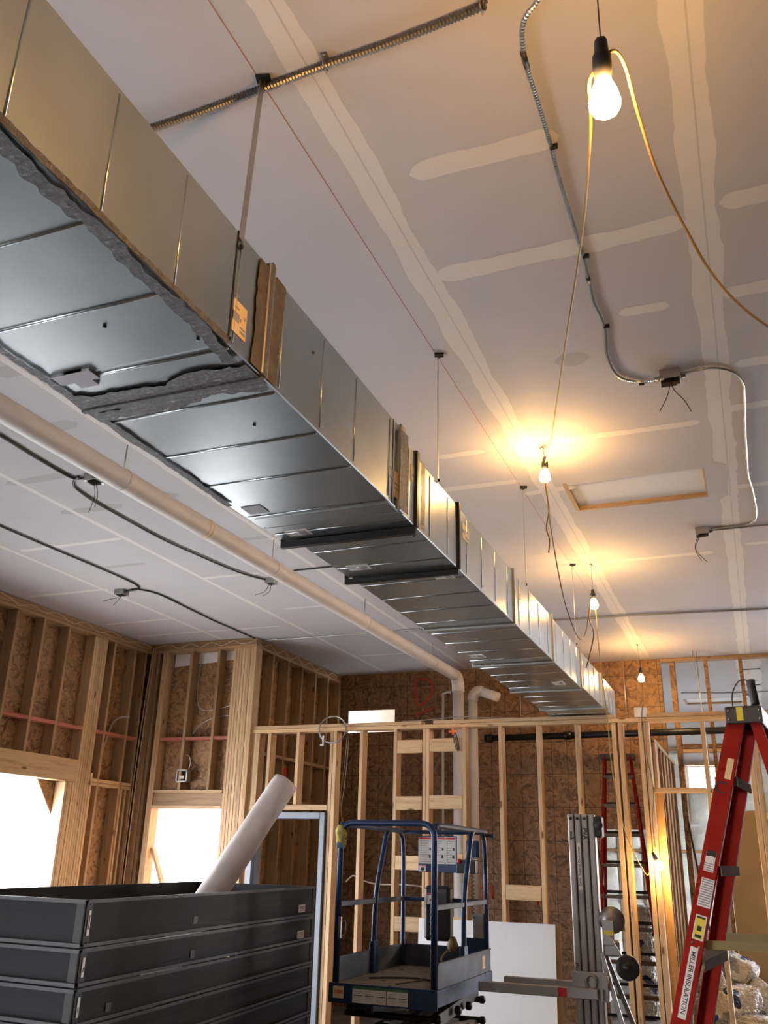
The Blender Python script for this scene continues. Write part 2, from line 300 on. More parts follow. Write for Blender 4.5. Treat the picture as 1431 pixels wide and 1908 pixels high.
for y in (13, 14.2): wob_strip(cl, (-1.5, y), (.8, y), .08, 2, C - .001, y)
wob_strip(cl, (0.1, 12.2), (.1, 17), .3, 1, C - .001, 77, .2, False)
ceil = struct('ceiling', cl, [DRY, MUD, MUDT, MUDG])
for nm, H in (('trim_1', H1), ('trim_2', H2)):
    t = MB(); w = .009
    t.box(H[0] - .004, H[1] + .004, H[3] - w, H[3] + .02, C - .002, C + .13); t.box(H[0] - .004, H[1] + .004, H[2] - .02, H[2] + w, C + .001, C + .13)
    t.box(H[0] - .02, H[0] + w, H[2], H[3], C - .002, C + .13); t.box(H[1] - w, H[1] + .02, H[2], H[3], C + .001, C + .13)
    o = struct(nm, t, OX)
    p = MB(); p.box(H[0] - .02, H[1] + .02, H[2] - .02, H[3] + .02, C + .028, C + .05); add('hatch_panel', p, WDRY, o)
fl = MB(); fl.box(-7.3, 3.4, -4.2, 17.3, -0.12, 0); struct('floor', fl, CONC)
g = MB(); g.box(-60, 60, -60, 60, -0.5, -0.2); struct('ground', g, GRAVEL)

def sheet(mb, plane, c0, c1, u0, u1, z0, z1, holes):
    """board in plane 'x' or 'y' (constant coordinate c0..c1), spanning u and z, with rectangular holes"""
    us = sorted({u0, u1, *[h[0] for h in holes], *[h[1] for h in holes]}); zs = sorted({z0, z1, *[h[2] for h in holes], *[h[3] for h in holes]})
    for a, b in zip(us, us[1:]):
        for c, d in zip(zs, zs[1:]):
            if any(h[0] - 1e-6 <= a and b <= h[1] + 1e-6 and h[2] - 1e-6 <= c and d <= h[3] + 1e-6 for h in holes): continue
            if plane == 'x': mb.box(c0, c1, a, b, c, d)
            else: mb.box(a, b, c0, c1, c, d)
def one(name, parent, m, *a, c=0.003, label=None):
    mb = MB(); mb.box(*a, c=c); return add(name, mb, m, parent, label)
# ---- left wall: studs on X=-7.05, board behind
wlft = MB(); sheet(wlft, 'x', -7.215, -7.2, -4.2, 9.6, 0, C, [(5.5, 8.23, .95, 2.51), (-3.3, -.1, .2, 2.6)])  # rear hole is an unseen opening added to light the near ceiling
wlft.prism([(-7.215, 8.42, 2.51), (-7.215, 8.42, 1.98), (-7.215, 8.36, 2.02), (-7.215, 8.15, 2.26), (-7.215, 7.95, 2.51)], (.015, 0, 0))
WL = struct('wall_left', wlft, OSB)
XS = -7.2; XF = -7.06
def ls(y, z0=.04, z1=4.18, w=.038, m=OZ, name='stud'): return one(name, WL, m, XS, XF + random.uniform(-.004, .004), y, y + w, z0, z1)
one('bottom_plate', WL, WY, XS, XF, -.1, 5.46, 0, .038); one('bottom_plate', WL, WY, XS, XF, 8.24, 9.42, 0, .038)
for z in (4.18, 4.22, 4.26): one('top_plate', WL, OY, XS, XF - .002, -4.1, 9.58, z + .001, z + .038)
one('header', WL, WY, XS + .02, XF + .01, 5.3, 8.385, 2.513, 2.755, label='thick pine beam over the big window opening'); 
for y in (5.66, 6.06, 6.46, 6.70, 7.115, 7.52, 7.93): ls(y, 2.757)
for y in (-3.9, -3.34, -.06, .3, .7, 1.1, 1.5, 1.9, 2.3, 2.7, 3.1, 3.5, 3.9, 4.3, 4.7, 5.1, 5.42): ls(y)
for i in range(6): ls(8.39 + i * .0395, m=WZ)
for i in range(4): ls(8.232 + i * .0392, z1=2.51, m=WZ)
ls(8.632, z1=2.62 + random.uniform(-.05, .05), m=WZ)
ls(8.755); ls(9.165)
ls(9.385, w=.034)
for y in (8.79, 9.25, 9.33): one('stud', WL, WZ, XS, XF - .03, y, y + .036, .04, 2.50, label=None)
for a, b in [(4.46, 4.85), (4.89, 5.2), (5.24, 5.66), (5.70, 6.06), (6.10, 6.46), (6.74, 7.115), (7.155, 7.52), (7.56, 7.93), (7.97, 8.39), (8.63, 8.755), (8.795, 9.165), (9.205, 9.385)]:
    one('blocking', WL, RY, XS + .02, XF - .004, a, b, 3.085, 3.123, label='red stained blocking')
for z in (2.50, 2.54): one('sill_plate', WL, WY, XS + .01, XF + .002, 8.672, 9.165, z, z + .037); one('sill_plate', WL, WY, XS + .01, XF + .002, 9.205, 9.385, z, z + .037)
# ---- recess wall Y=9.45, board behind
rb = MB(); sheet(rb, 'y', 9.60, 9.615, -7.215, -5.49, 0, C, [(-6.775, -5.80, 0, 2.29)])
WR = struct('wall_recess', rb, OSBY); 
pp = MB(); pp.prism([(-6.75, 9.598, 4.02), (-5.78, 9.598, 4.075), (-5.78, 9.598, 4.24), (-6.75, 9.598, 4.24)], (0, -.003, 0)); add('house_wrap', pp, WHT, WR, 'white wrap showing at the top')
def rs(x, z0=.04, z1=4.18, w=.038, m=OZ): return one('stud', WR, m, x, x + w, 9.45 + random.uniform(0, .006), 9.598, z0, z1)
for z in (4.18, 4.22, 4.26): one('top_plate', WR, OX, -7.05, -5.49, 9.452, 9.596, z + .001, z + .038)
for x in (-6.845, -6.805): rs(x, m=WZ)
rs(-7.03, w=.09); rs(-6.93, w=.04)
for x in (-6.43, -6.03): rs(x, 2.505)
for i, x in enumerate((-5.80, -5.76, -5.72, -5.68, -5.64, -5.60, -5.56, -5.525)): rs(x, w=.037 if i else .036, m=WZ, z0=.04)
one('header', WR, OX, -6.765, -5.802, 9.47, 9.598, 2.33, 2.465, label='darker header over the small window'); one('sill_plate', WR, WX, -6.765, -5.802, 9.445, 9.598, 2.467, 2.503); one('sill_plate', WR, WX, -6.765, -5.802, 9.445, 9.598, 2.29, 2.328)  # header takes the darker pine, the plates the lighter
for a, b in [(-6.765, -6.432), (-6.39, -6.032), (-5.99, -5.802)]: one('blocking', WR, RX, a, b, 9.46, 9.59, 3.085, 3.123, label='red stained blocking')
br = MB(); br.bar((-6.755, 9.56, 1.85), (-6.50, 9.56, 1.30), .035, .07, (0, 1, 0)); add('brace', br, WZ, WR)
# ---- side wall X=-5.5 running back
sb = MB(); sb.box(-5.665, -5.65, 9.62, 12.2, 0, C); WS = struct('wall_side', sb, OSB)
for y in (9.50, 9.92, 10.34, 10.74, 11.16, 11.56, 11.95): one('stud', WS, OZ, -5.648, -5.505, y, y + .038, .04, 4.18)
for y in (9.545,): one('stud', WS, OZ, -5.648, -5.505, y, y + .038, .04, 4.18)
for z in (4.18, 4.22, 4.26): one('top_plate', WS, OY, -5.648, -5.505, 9.6, 12.0, z + .001, z + .038)
for a, b in [(9.6, 9.92), (9.96, 10.34), (10.38, 10.74), (10.78, 11.16), (11.2, 11.56), (11.6, 11.95)]: one('blocking', WS, OY, -5.64, -5.51, a, b, 2.93, 2.97)
for a, b in [(9.96, 10.34), (10.38, 10.74), (10.78, 11.16), (11.2, 11.56)]: one('blocking', WS, OY, -5.64, -5.51, a, b, 2.42, 2.46)
rd = MB(); rd.box(-5.649, -5.644, 10.40, 10.72, 2.52, 2.86); add('paint_patch', rd, REDSP, WS, 'red sprayed patch')
# ---- back wall Y=12.02
bb = MB(); sheet(bb, 'y', 12.02, 12.035, -5.65, -.97, 0, C, [(-5.37, -4.65, 3.47, 3.78), (-1.87, -.97, 0, 2.2)])
WB = struct('wall_back', bb, OSBG)
def bstud(x, z0=0.04, z1=4.26, w=.044, m=OSBY, name='stud'): return one(name, WB, m, x, x + w, 12.02, 12.16, z0, z1, c=.002)
for x in (-1.93, -1.01): one('stud', WB, OZ, x, x + .04, 12.037, 12.16, 0, 4.2)
one('stud', WB, OSBY, -.86, -.795, 12.02, 12.16, .04, 4.26)
for x in (-.437, -.022, .385, .79, 1.2): bstud(x)
one('top_plate', WB, OX, -.965, 3.4, 12.02, 12.16, 4.262, 4.298); 
for x0, x1 in ((-.79, -.44), (-.39, -.025), (.025, .38), (.435, .785)): one('header', WB, OSB, x0, x1, 12.03, 12.15, 3.165, 3.215); one('header', WB, WX, x0, x1, 12.03, 12.15, 3.115, 3.155)
dd_ = MB(); dl = [(-4.335, 4.2), (-4.33, 3.95), (-4.31, 3.83), (-4.20, 3.86), (-4.10, 3.98), (-4.09, 4.10), (-4.16, 4.18), (-4.30, 4.2)]
dd_.tube(smooth([(x, 12.015, z) for x, z in dl], 4), .013, 6); dd_.tube([(-4.34, 12.015, 3.69), (-4.22, 12.015, 3.72), (-4.08, 12.015, 3.78)], .011, 6); add('paint_mark', dd_, REDSP, WB, 'red sprayed letter')
pm = MB()
for a in ([(-3.55, 1.62), (-3.48, 1.50), (-3.52, 1.42)], [(-3.5, 1.55), (-3.40, 1.58)], [(-3.36, 1.66), (-3.40, 1.45)], [(-3.36, 1.55), (-3.28, 1.6), (-3.27, 1.45)], [(-2.80, 1.55), (-2.70, 1.60), (-2.69, 1.40)]): pm.tube([(x, 12.014, z - .1) for x, z in a], .012, 6)
add('paint_mark', pm, REDSP, WB, 'red sprayed scribble low on the board')
cap_ = MB(); cap_.box(-5.45, -4.6, 12.5, 12.52, 3.3, 4.1); o = struct('hole_backing', cap_, WHT)  # added white panel, shows as the white behind the wall hole
# ---- far room: plastic covered end wall and sides
fw = MB()
def pillow(mb, x0, x1, z0, z1, y, dep, nx=5, nz=9):
    vs = []; fs = []
    for i in range(nx + 1):
        for j in range(nz + 1):
            u, v = i / nx, j / nz; h = (math.sin(math.pi * u) ** .5 if 0 < u < 1 else 0) * (min(1, math.sin(math.pi * v) * 3) if 0 < v < 1 else 0)
            x, z = x0 + (x1 - x0) * u, z0 + (z1 - z0) * v
            vs.append((x, y - dep * h * (1 + .5 * noise.noise(Vector((x * 5, z * 4, 3)))), z))
    for i in range(nx):
        for j in range(nz): a = i * (nz + 1) + j; fs.append((a, a + 1, a + nz + 2, a + nz + 1))
    mb.add(vs, fs, 0, True)
WIN = (-1.06, -.42, 3.02, 3.40)
fwb = MB(); sheet(fwb, 'y', 17.0, 17.015, -5.65, 2.2, 0, C, [WIN]); WE = struct('wall_end', fwb, WDRY)
x = -5.6; k = 0
while x < 2.1:
    x2 = x + .385
    for z0, z1 in ((.05, 1.2), (1.25, 1.98), (2.03, 2.42), (2.46, 2.98), (3.44, 3.66)):
        if z0 == 2.46 or not (x2 > WIN[0] and x < WIN[1]) or z1 < 3: 
            mbp = MB(); pillow(mbp, x, x2, z0, z1, 16.99, .07, 5, 6); add('plastic_covered_batt', mbp, POLY, WE)
    one('stud', WE, OZ, x2, x2 + .022, 16.955, 16.995, 0, 3.7)
    x = x2 + .024
for z in (3.69, 2.0): one('plate', WE, OX, -5.6, 2.1, 16.95, 16.99, z, z + .05)
one('window_header', WE, OX, -1.15, -.3, 16.90, 16.99, 3.425, 3.48); one('window_sill', WE, OX, -1.1, -.4, 16.90, 16.99, 2.985, 3.015)
rw = MB(); sheet(rw, 'x', 2.0, 2.015, 12.16, 17.0, 0, C, [(13.7, 15.1, .5, 2.6)]); struct('wall_far_side', rw, WDRY)  # hole is out of view, added to let daylight onto the sheeting
lw2 = MB(); lw2.box(-3.4, -3.38, 12.04, 17, 0, C); struct('wall_far_left', lw2, POLY)
OSBD = osb('low_bounce_board', (0.10, 0.06, 0.03), (0.05, 0.028, 0.014))
# ---- unseen right wall and closed front wall, board darkened to bounce less light
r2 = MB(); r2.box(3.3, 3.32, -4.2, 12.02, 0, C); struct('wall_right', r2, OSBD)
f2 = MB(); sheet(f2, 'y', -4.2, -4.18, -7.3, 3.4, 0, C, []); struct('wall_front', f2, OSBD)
# ---- steel door frame in the partition
df = MB(); y0, y1 = 9.47, 9.665
df.box(-5.42, -5.36, y0, y1, 0, 2.26, c=.004); df.box(-4.535, -4.475, y0, y1, 0, 2.26, c=.004); df.box(-5.36, -4.535, y0, y1, 2.19, 2.26, c=.004)
df.box(-5.36, -5.345, y0 + .05, y1 - .05, 0, 2.19); df.box(-4.55, -4.535, y0 + .05, y1 - .05, 0, 2.19)
struct('door_1', df, DOORST)
# ---- partition of pine studs
PF = thing('partition_frame', 'open pine stud partition spanning the room behind the blue lift', 'stud wall', (-2.6, 9.57, 0))
PY0, PY1 = 9.5, 9.64
def ps(x, z0=.04, z1=3.145, w=.04, m=WZ, name='stud', y0=PY0, y1=PY1): return one(name, PF, m, x, x + w, y0 + random.uniform(0, .005), y1, z0, z1)
ps(-5.495); ps(-5.455, w=.034)
for x in (-5.27, -4.895): ps(x, 2.345)
ps(-5.43, 2.345, w=.05)
ps(-4.462, w=.036, z1=3.145); ps(-4.424, w=.045)
for x in (-4.094, -3.682, -3.304, -2.889, -2.488, -2.081, -1.676): ps(x)
ps(-3.34, 1.1, w=.034)
ps(-1.30, w=.045); ps(-1.235, w=.045); pass
ps(-1.038, w=.045); ps(-.985, w=.05)
ps(-.441); ps(-.03, w=.045); ps(.02, w=.045); ps(.42); ps(.83); ps(1.24)
one('sill_plate', PF, WX, -5.46, -4.464, 9.497, 9.64, 2.283, 2.342)
one('bottom_plate', PF, WX, -4.46, -1.9, 9.5, 9.64, 0, .038)
one('top_plate', PF, WX, -5.5, 1.3, 9.498, 9.642, 3.147, 3.187); one('top_plate', PF, WX, -5.5, -3.36, 9.503, 9.638, 3.19, 3.228); one('top_plate', PF, WX, -3.22, -1.27, 9.498, 9.642, 3.19, 3.228); one('top_plate', PF, WX, -.98, 1.3, 9.5, 9.64, 3.19, 3.228)
for a, b, z0 in [(-3.64, -3.345, 2.885), (-3.262, -2.892, 2.895), (-3.64, -3.345, 2.29), (-3.262, -2.892, 2.30), (-3.64, -3.345, 1.69), (-3.64, -3.345, 1.10), (-2.446, -2.084, 1.44), (-3.262, -2.892, 1.72), (-3.262, -2.892, 1.12)]:
    one('blocking', PF, WX, a, b, 9.50, 9.54, z0, z0 + .14)
one('blocking', PF, WX, -.935, -.445, 9.52, 9.60, 2.46, 2.508); one('blocking', PF, WX, -.398, -.034, 9.52, 9.60, 2.455, 2.503); one('blocking', PF, WX, .068, .418, 9.50, 9.60, 2.22, 2.285)
jb = MB(); jb.box(-1.06, -.94, 9.48, 9.56, 3.19, 3.29, c=.003); add('paper_scrap', jb, LABEL, PF)
# ---- cross wall going back from the partition
JW = thing('cross_wall_frame', 'dark close-set stud wall running back from the partition beside the lit bulb', 'stud wall', (-.98, 10.8, 0))
one('top_plate', JW, OY, -1.04, -.9, 9.645, 12.0, 2.962, 3.0); one('bottom_plate', JW, OY, -1.04, -.9, 9.645, 12.0, 0, .038)
jbk = MB(); jbk.box(-1.055, -1.042, 9.66, 12.0, 0, 3.0); add('backing_board', jbk, OSB, JW)
y = 9.65; i = 0
while y < 11.95:
    one('stud', JW, WZ if i < 2 else OZ, -1.04 , -.9 + random.uniform(-.012, .004), y, y + .038, .04, 2.96); y += .045 if i % 3 else .30 if i > 3 else .06; i += 1
one('end_board', JW, WZ, -1.0 + .02, -.86, 9.644, 9.648, 0, 2.5)
# ================================================================ rectangular duct
DX1 = -1.31
DU = thing('rectangular_duct', 'long rectangular galvanized steel air duct hung under the ceiling', 'duct', (-1.66, 4.0, 3.215), None)
def section(y0, y1, xl, zb, zt, beads, m=GALV):
    mb = MB(); mb.box(xl, DX1, y0, y1, zb, zt, 0, c=.004)
    for y in beads:
        mb.tube([(xl + .012, y, zb + .001), (DX1 - .012, y, zb + .001)], .0050, 8)
        mb.tube([(DX1 - .001, y, zb + .02), (DX1 - .001, y, zt - .02)], .0042, 8)
    return add('duct_section', mb, m, DU)
section(-.9, 1.95, -2.0, 3.217, 3.625, [-.5, -.2, .1, .4, .73, 1.042, 1.358, 1.668], GALV)
section(1.951, 2.16, -2.005, 3.217, 3.628, [1.975])
section(2.165, 3.40, -2.0, 3.217, 3.622, [2.27, 2.585, 2.89, 3.26])
section(3.41, 3.60, -1.99, 3.217, 3.585, [3.50])
section(3.62, 4.255, -1.93, 3.217, 3.567, [3.80, 4.08])
ends = [4.268, 5.455, 6.66, 7.86, 9.06, 9.98]
for a, b in zip(ends, ends[1:]):
    n = 4; section(a + .005, b - .005, -1.925, 3.217 if b < 8 else 3.237, 3.565 - (a - 4) * .002, [a + (b - a) * (k + .5) / n for k in range(n)])
def fl_ring(y, xl, zb, zt, d=.03, w=.024, m=BLSTEEL):
    mb = MB(); mb.box(xl - .012, DX1 + .004, y - w / 2, y + w / 2, zb - d, zb, c=.002); mb.box(DX1 - .002, DX1 + .012, y - w / 2, y + w / 2, zb, zt + .02, c=.002)
    mb.box(xl, DX1, y - w / 2, y + w / 2, zt, zt + .02); mb.box(xl - .012, xl, y - w / 2, y + w / 2, zb, zt + .02)
    return add('flange', mb, m, DU)
fl_ring(3.605, -1.985, 3.215, 3.575, .034, .03); fl_ring(4.262, -1.94, 3.212, 3.565, .028, .026)
for y in ends[1:-1]: fl_ring(y, -1.93, 3.21 if y < 8 else 3.236, 3.558, .016, .012, GALVR)
fl_ring(2.163, -2.0, 3.217, 3.628, .010, .02, MASTIC)
mb = MB(); mb.box(-1.92, DX1, 9.975, 9.985, 3.237, 3.555); add('end_cap', mb, GALVR, DU)
def smear(pts, w, nrm, m, seed, amp=.5, th=.0015, name='sealant'):
    """brushed band of sealant following pts on the duct face"""
    P = resample(smooth(pts, 5), .015); mb = MB(); vs = []; fs = []; nrm = Vector(nrm)
    for i, p in enumerate(P):
        d = (P[min(i + 1, len(P) - 1)] - P[max(i - 1, 0)]).normalized(); s = d.cross(nrm); t = i * .015
        a = w / 2 * (1 + amp * (noise.noise(Vector((t * 5, seed, 0))) + .7 * noise.noise(Vector((t * 28, seed, 4))))); b = w / 2 * (1 + amp * (noise.noise(Vector((t * 5, seed, 8))) + .7 * noise.noise(Vector((t * 28, seed, 12)))))
        vs += [p + s * a + nrm * th, p - s * b + nrm * th]
    for i in range(len(P) - 1): fs.append((2 * i, 2 * i + 1, 2 * i + 3, 2 * i + 2))
    mb.add(vs, fs); return add(name, mb, m, DU)
zb = 3.217
smear([(-2.0, 2.10, zb), (-1.7, 2.14, zb), (-1.5, 2.12, zb), (-1.315, 2.12, zb)], .10, (0, 0, -1), MASTIC, 1, .6, .006)
smear([(-2.0, 2.21, zb), (-1.7, 2.20, zb), (-1.5, 2.18, zb), (-1.315, 2.20, zb)], .075, (0, 0, -1), MASTIC, 2, .8, .007)
smear([(-1.335, .3, 3.217), (-1.345, .9, 3.217), (-1.345, 1.3, 3.217), (-1.335, 1.75, 3.217), (-1.35, 2.05, 3.217)], .045, (0, 0, -1), MASTIC, 3, .95, .0065)
smear([(-1.98, 1.3, 3.217), (-1.975, 1.75, 3.217), (-1.98, 2.3, 3.217), (-1.98, 2.6, 3.217), (-1.985, 3.1, 3.217)], .03, (0, 0, -1), MASTIC, 4, .95, .0065)
smear([(DX1, 2.12, 3.222), (DX1, 2.125, 3.42), (DX1, 2.13, 3.62)], .085, (1, 0, 0), MASTB, 5, .3, .005); smear([(DX1, 2.21, 3.222), (DX1, 2.22, 3.42), (DX1, 2.23, 3.62)], .07, (1, 0, 0), MASTB, 6, .3, .004)
smear([(DX1, 1.0, 3.225), (DX1, 1.5, 3.225), (DX1, 1.95, 3.225)], .02, (1, 0, 0), MASTIC, 16, .8, .003)
smear([(DX1, 3.40, 3.22), (DX1, 3.41, 3.42), (DX1, 3.405, 3.60)], .10, (1, 0, 0), MASTIC, 7, .3, .0145); smear([(DX1, 3.66, 3.22), (DX1, 3.665, 3.40), (DX1, 3.66, 3.56)], .06, (1, 0, 0), MASTB, 8, .4, .0145)
rb_ = MB(); rb_.box(DX1 - .003, DX1 + .013, 3.37, 3.43, 3.212, 3.63, c=.004); add('joint_cleat', rb_, GALVR, DU); rb_ = MB(); rb_.box(DX1 - .002, DX1 + .010, 2.145, 2.185, 3.22, 3.645, c=.004); add('joint_cleat', rb_, GALVR, DU)
rb_ = MB(); rb_.box(DX1, DX1 + .0015, 1.947, 1.955, 3.225, 3.625); add('seam', rb_, BLSTEEL, DU); rb_ = MB(); rb_.box(DX1 - .001, DX1 + .002, 3.30, 3.306, 3.22, 3.62); add('seam', rb_, BLSTEEL, DU)
for y, z in ((1.965, 3.60), (1.962, 3.24), (2.5, 3.5), (3.72, 3.25)):
    s = MB(); s.lathe((DX1, y, z), (1, 0, 0), [(.006, 0), (.006, .003), (.002, .004)], 8); add('screw', s, BLSTEEL, DU)
for x, y in ((-1.38, 1.9), (-1.6, 1.75), (-1.5, 2.45), (-1.45, 3.66), (-1.9, 3.68), (-1.36, 3.72)):
    s = MB(); s.lathe((x, y, 3.216), (0, 0, -1), [(.006, 0), (.006, .003), (.002, .004)], 8); add('screw', s, BLSTEEL, DU)
def sticker(face, u0, u1, v0, v1, m, patt, off=.0025):
    mb = MB()
    if face == 's': mb.box(DX1, DX1 + off, u0, u1, v0, v1)
    else: mb.box(u0, u1, v0, v1, 3.2165 - off, 3.217)
    st = add('sticker', mb, m, DU)
    q = MB(); e = off + .0006
    for a, b, c, d in patt:
        ua, ub, va, vb = u0 + (u1 - u0) * a, u0 + (u1 - u0) * b, v0 + (v1 - v0) * c, v0 + (v1 - v0) * d
        if face == 's': q.box(DX1, DX1 + e, ua, ub, va, vb)
        else: q.box(ua, ub, va, vb, 3.2165 - e, 3.217)
    add('print', q, GREYL, st)
P1_ = [(0, .45, .35, .62), (.5, .6, .45, .55), (.55, .95, .12, .2), (.55, .95, .26, .32), (.1, .4, .75, .8), (.8, .9, .6, .7)]
sticker('s', 1.962, 2.04, 3.272, 3.385, LABT, P1_); sticker('s', 4.335, 4.46, 3.41, 3.50, LABT, [(0, .4, .4, .6), (.5, .9, .2, .3), (.5, .9, .6, .7)]); sticker('s', 3.33, 3.37, 3.26, 3.38, LABT, [(0, .9, .3, .36), (0, .9, .5, .55)])
sticker('s', 3.26, 3.30, 3.33, 3.38, GREYL, []); sticker('s', 3.53, 3.57, 3.42, 3.5, LABT, [(.2, .9, .3, .4)]); sticker('s', 5.6, 5.66, 3.42, 3.5, LABT, [(.2, .9, .3, .4)]); sticker('s', 9.3, 9.36, 3.35, 3.45, LABEL, []); sticker('s', 9.62, 9.68, 3.3, 3.42, LABEL, [])
sticker('b', -1.95, -1.80, 1.93, 1.985, GREYL, [], .0075); sticker('b', -1.90, -1.83, 1.93, 2.02, GREYL, [], .007); sticker('b', -1.955, -1.86, 3.14, 3.225, GREYL, []); 
P2_ = [(.05, .45, .2, .3), (.05, .45, .45, .5), (.55, .9, .2, .8)]
sticker('b', -1.92, -1.80, 3.47, 3.545, LABEL, P2_); sticker('b', -1.86, -1.74, 4.05, 4.13, LABEL, P2_); sticker('b', -1.48, -1.37, 4.33, 4.42, LABEL, P2_); sticker('b', -1.87, -1.76, 6.3, 6.42, LABEL, P2_); sticker('b', -1.50, -1.40, 7.5, 7.66, LABEL, P2_)
tb = MB(); tb.box(-1.97, DX1 - .01, 3.29, 3.40, 3.2145, 3.217); tb2 = add('tape_band', tb, GALV, DU)
for i, y in enumerate((2.0, 3.92, 5.83, 7.72)):
    h = thing('hanger_strap', ['wide galvanized strap hanging the duct nearest the camera', 'thin galvanized strap hanging the duct above the second screw-row, left of the second bulb', 'thin strap hanging the duct behind the second bulb', 'farthest thin strap hanging the duct, left of the third bulb'][i], 'strap', (DX1, y, 4.3), 'straps hanging the duct')
    mb = MB(); b = .014 if i == 0 else .010
    yb = 1.965 if i == 0 else y
    mb.bar((DX1 + .003, yb, 3.56 if i else 3.60), (DX1 + .002, y, 4.298), 2 * b if i == 0 else .014, .0025, (1, 0, 0)); add('strap', mb, GALVR, h)
    mb = MB(); mb.obox((DX1 + .012, y - .01, 4.292), (1, .3, 0), (-.3, 1, 0), (0, 0, 1), .05, .035, .012, c=.002); mb.cyl((DX1 + .01, y, 4.28), (DX1 + .01, y, 4.30), .006, 8); add('ceiling_bracket', mb, BLSTEEL, h)
    mb = MB(); mb.lathe((DX1 + .004, yb, 3.575), (1, .1, 0), [(.009, 0), (.009, .006), (.004, .009)], 10); add('screw', mb, BLSTEEL, h)
ck = MB(); ck.box(-1.318, -1.3155, -1, 8.9, 4.2988, 4.2999); tag(add('chalk_line', ck, PINKM), 'thin red chalk line snapped along the ceiling above the duct edge', 'chalk line')
# ================================================================ white pipes
pipe = thing('drain_pipe', 'long white pipe hung below the ceiling left of the duct, turning down at the back', 'pipe', (-3.55, 11.3, 4.0))
PA = Vector((-3.62, 2.0, 4.045)); PB = Vector((-3.50, 11.22, 4.06)); 
mb = MB(); mb.tube([PA + (PB - PA) * (i / 24) for i in range(25)], .073, 20); add('pipe_run', mb, PIPEW, pipe)
el = [PB + (PA - PB).normalized() * .01]
for k in range(1, 8): a = k / 7 * math.pi / 2; el.append(PB + Vector((0, .13 * math.sin(a), -.13 * (1 - math.cos(a)))))
el.append(el[-1] + Vector((0, 0, -.06))); mb = MB(); mb.tube(el, .083, 20); add('elbow', mb, PIPEW, pipe, 'white pipe elbow')
pd = el[-1]; mb = MB(); mb.cyl(pd + Vector((0, 0, .02)), (pd.x, pd.y, .0), .073, 20); add('riser', mb, PIPEW, pipe)
for y in (5.25, 5.29): 
    c0 = PA + (PB - PA) * ((y - 2) / 9.22); mb = MB(); mb.lathe(c0, (PB - PA), [(.0735, -.007), (.0755, -.006), (.0755, .006), (.0735, .007)], 20); add('tape_ring', mb, LABT, pipe, 'yellow tape ring')
for y in (1.7 + 1.0, 4.31, 6.29, 8.235, 10.32):
    c0 = PA + (PB - PA) * ((y - 2) / 9.22)
    h = thing('pipe_hanger', {2.7: 'pipe hanger rod', 4.31: 'thin rod holding the white pipe, nearest the camera', 6.29: 'thin rod holding the white pipe beside the first black duct flange', 8.235: 'thin rod holding the white pipe halfway back', 10.32: 'rearmost thin rod holding the white pipe before its elbow'}[y], 'rod', (c0.x, y, 4.3), 'rods holding the white pipe') if y > 3 else None
    if h:
        mb = MB(); mb.cyl((c0.x, y, 4.10), (c0.x, y, 4.299), .0045, 8); add('rod', mb, GALVR, h)
        mb = MB(); mb.lathe(c0, (PB - PA), [(.0745, -.010), (.0765, -.010), (.0765, .010), (.0745, .010)], 20); add('clamp', mb, PIPEW, h)
p2 = thing('vent_pipe', 'short white pipe with a bent top turning toward the duct, right of the tall pipe', 'pipe', (-3.36, 11.55, 0))
q = [Vector((-3.36, 11.55, 0)), Vector((-3.36, 11.55, 3.80))]
mb = MB(); mb.tube(q, .062, 18); add('riser', mb, PIPEW, p2)
bend = [Vector((-3.36, 11.55, 3.78))]
for k in range(1, 8): a = k / 7 * math.pi / 2; bend.append(Vector((-3.36 + .10 * (1 - math.cos(a)), 11.55, 3.80 + .10 * math.sin(a))))
bend.append(bend[-1] + Vector((.03, 0, -.01)));
mb = MB(); mb.tube(bend, .072, 18); add('elbow', mb, PIPEW, p2)
mb = MB(); mb.tube([bend[-2], (-3.0, 11.5, 3.80)], .062, 18); add('branch', mb, PIPEW, p2)
mb = MB(); mb.tube([(-3.86, 11.8, 0), (-3.86, 11.8, 3.90)], .018, 10); mb.tube([(-3.86, 11.8, 3.88), (-3.86, 11.8, 3.93), (-3.80, 11.8, 3.95), (-3.70, 11.8, 3.94)], .018, 10); cp = add('water_pipe', mb, PIPEW, at=(-3.86, 11.8, 0)); tag(cp, 'thin white riser pipe with a valve at its top, left of the tall pipe', 'pipe')
mb = MB(); mb.cyl((-3.74, 11.8, 3.93), (-3.62, 11.8, 3.935), .03, 10); mb.cyl((-3.69, 11.8, 3.93), (-3.69, 11.8, 4.0), .008, 8); mb.box(-3.73, -3.65, 11.79, 11.81, 3.99, 4.0); add('valve', mb, ALU, cp, 'metal valve')
bp = MB(); bp.cyl((-3.24, 11.68, 3.30), (3.25, 11.68, 3.36), .042, 16); bo = add('gas_pipe', bp, BLSTEEL, at=(0, 11.6, 3.3)); tag(bo, 'black steel pipe running level across the room behind the partition', 'pipe')
for x in (-3.18, -3.0, -2.15): mb = MB(); mb.lathe((x, 11.68, 3.30 + (x + 3.3) * .009), (1, 0, 0.009), [(.04, -.05), (.056, -.045), (.056, .045), (.04, .05)], 16); add('coupling', mb, BLSTEEL, bo)
for x in (-2.75, -1.4, -.5): mb = MB(); mb.cyl((x, 11.68, 3.33), (x, 11.68, 4.299), .004, 6); add('hanger_rod', mb, GALVR, bo)
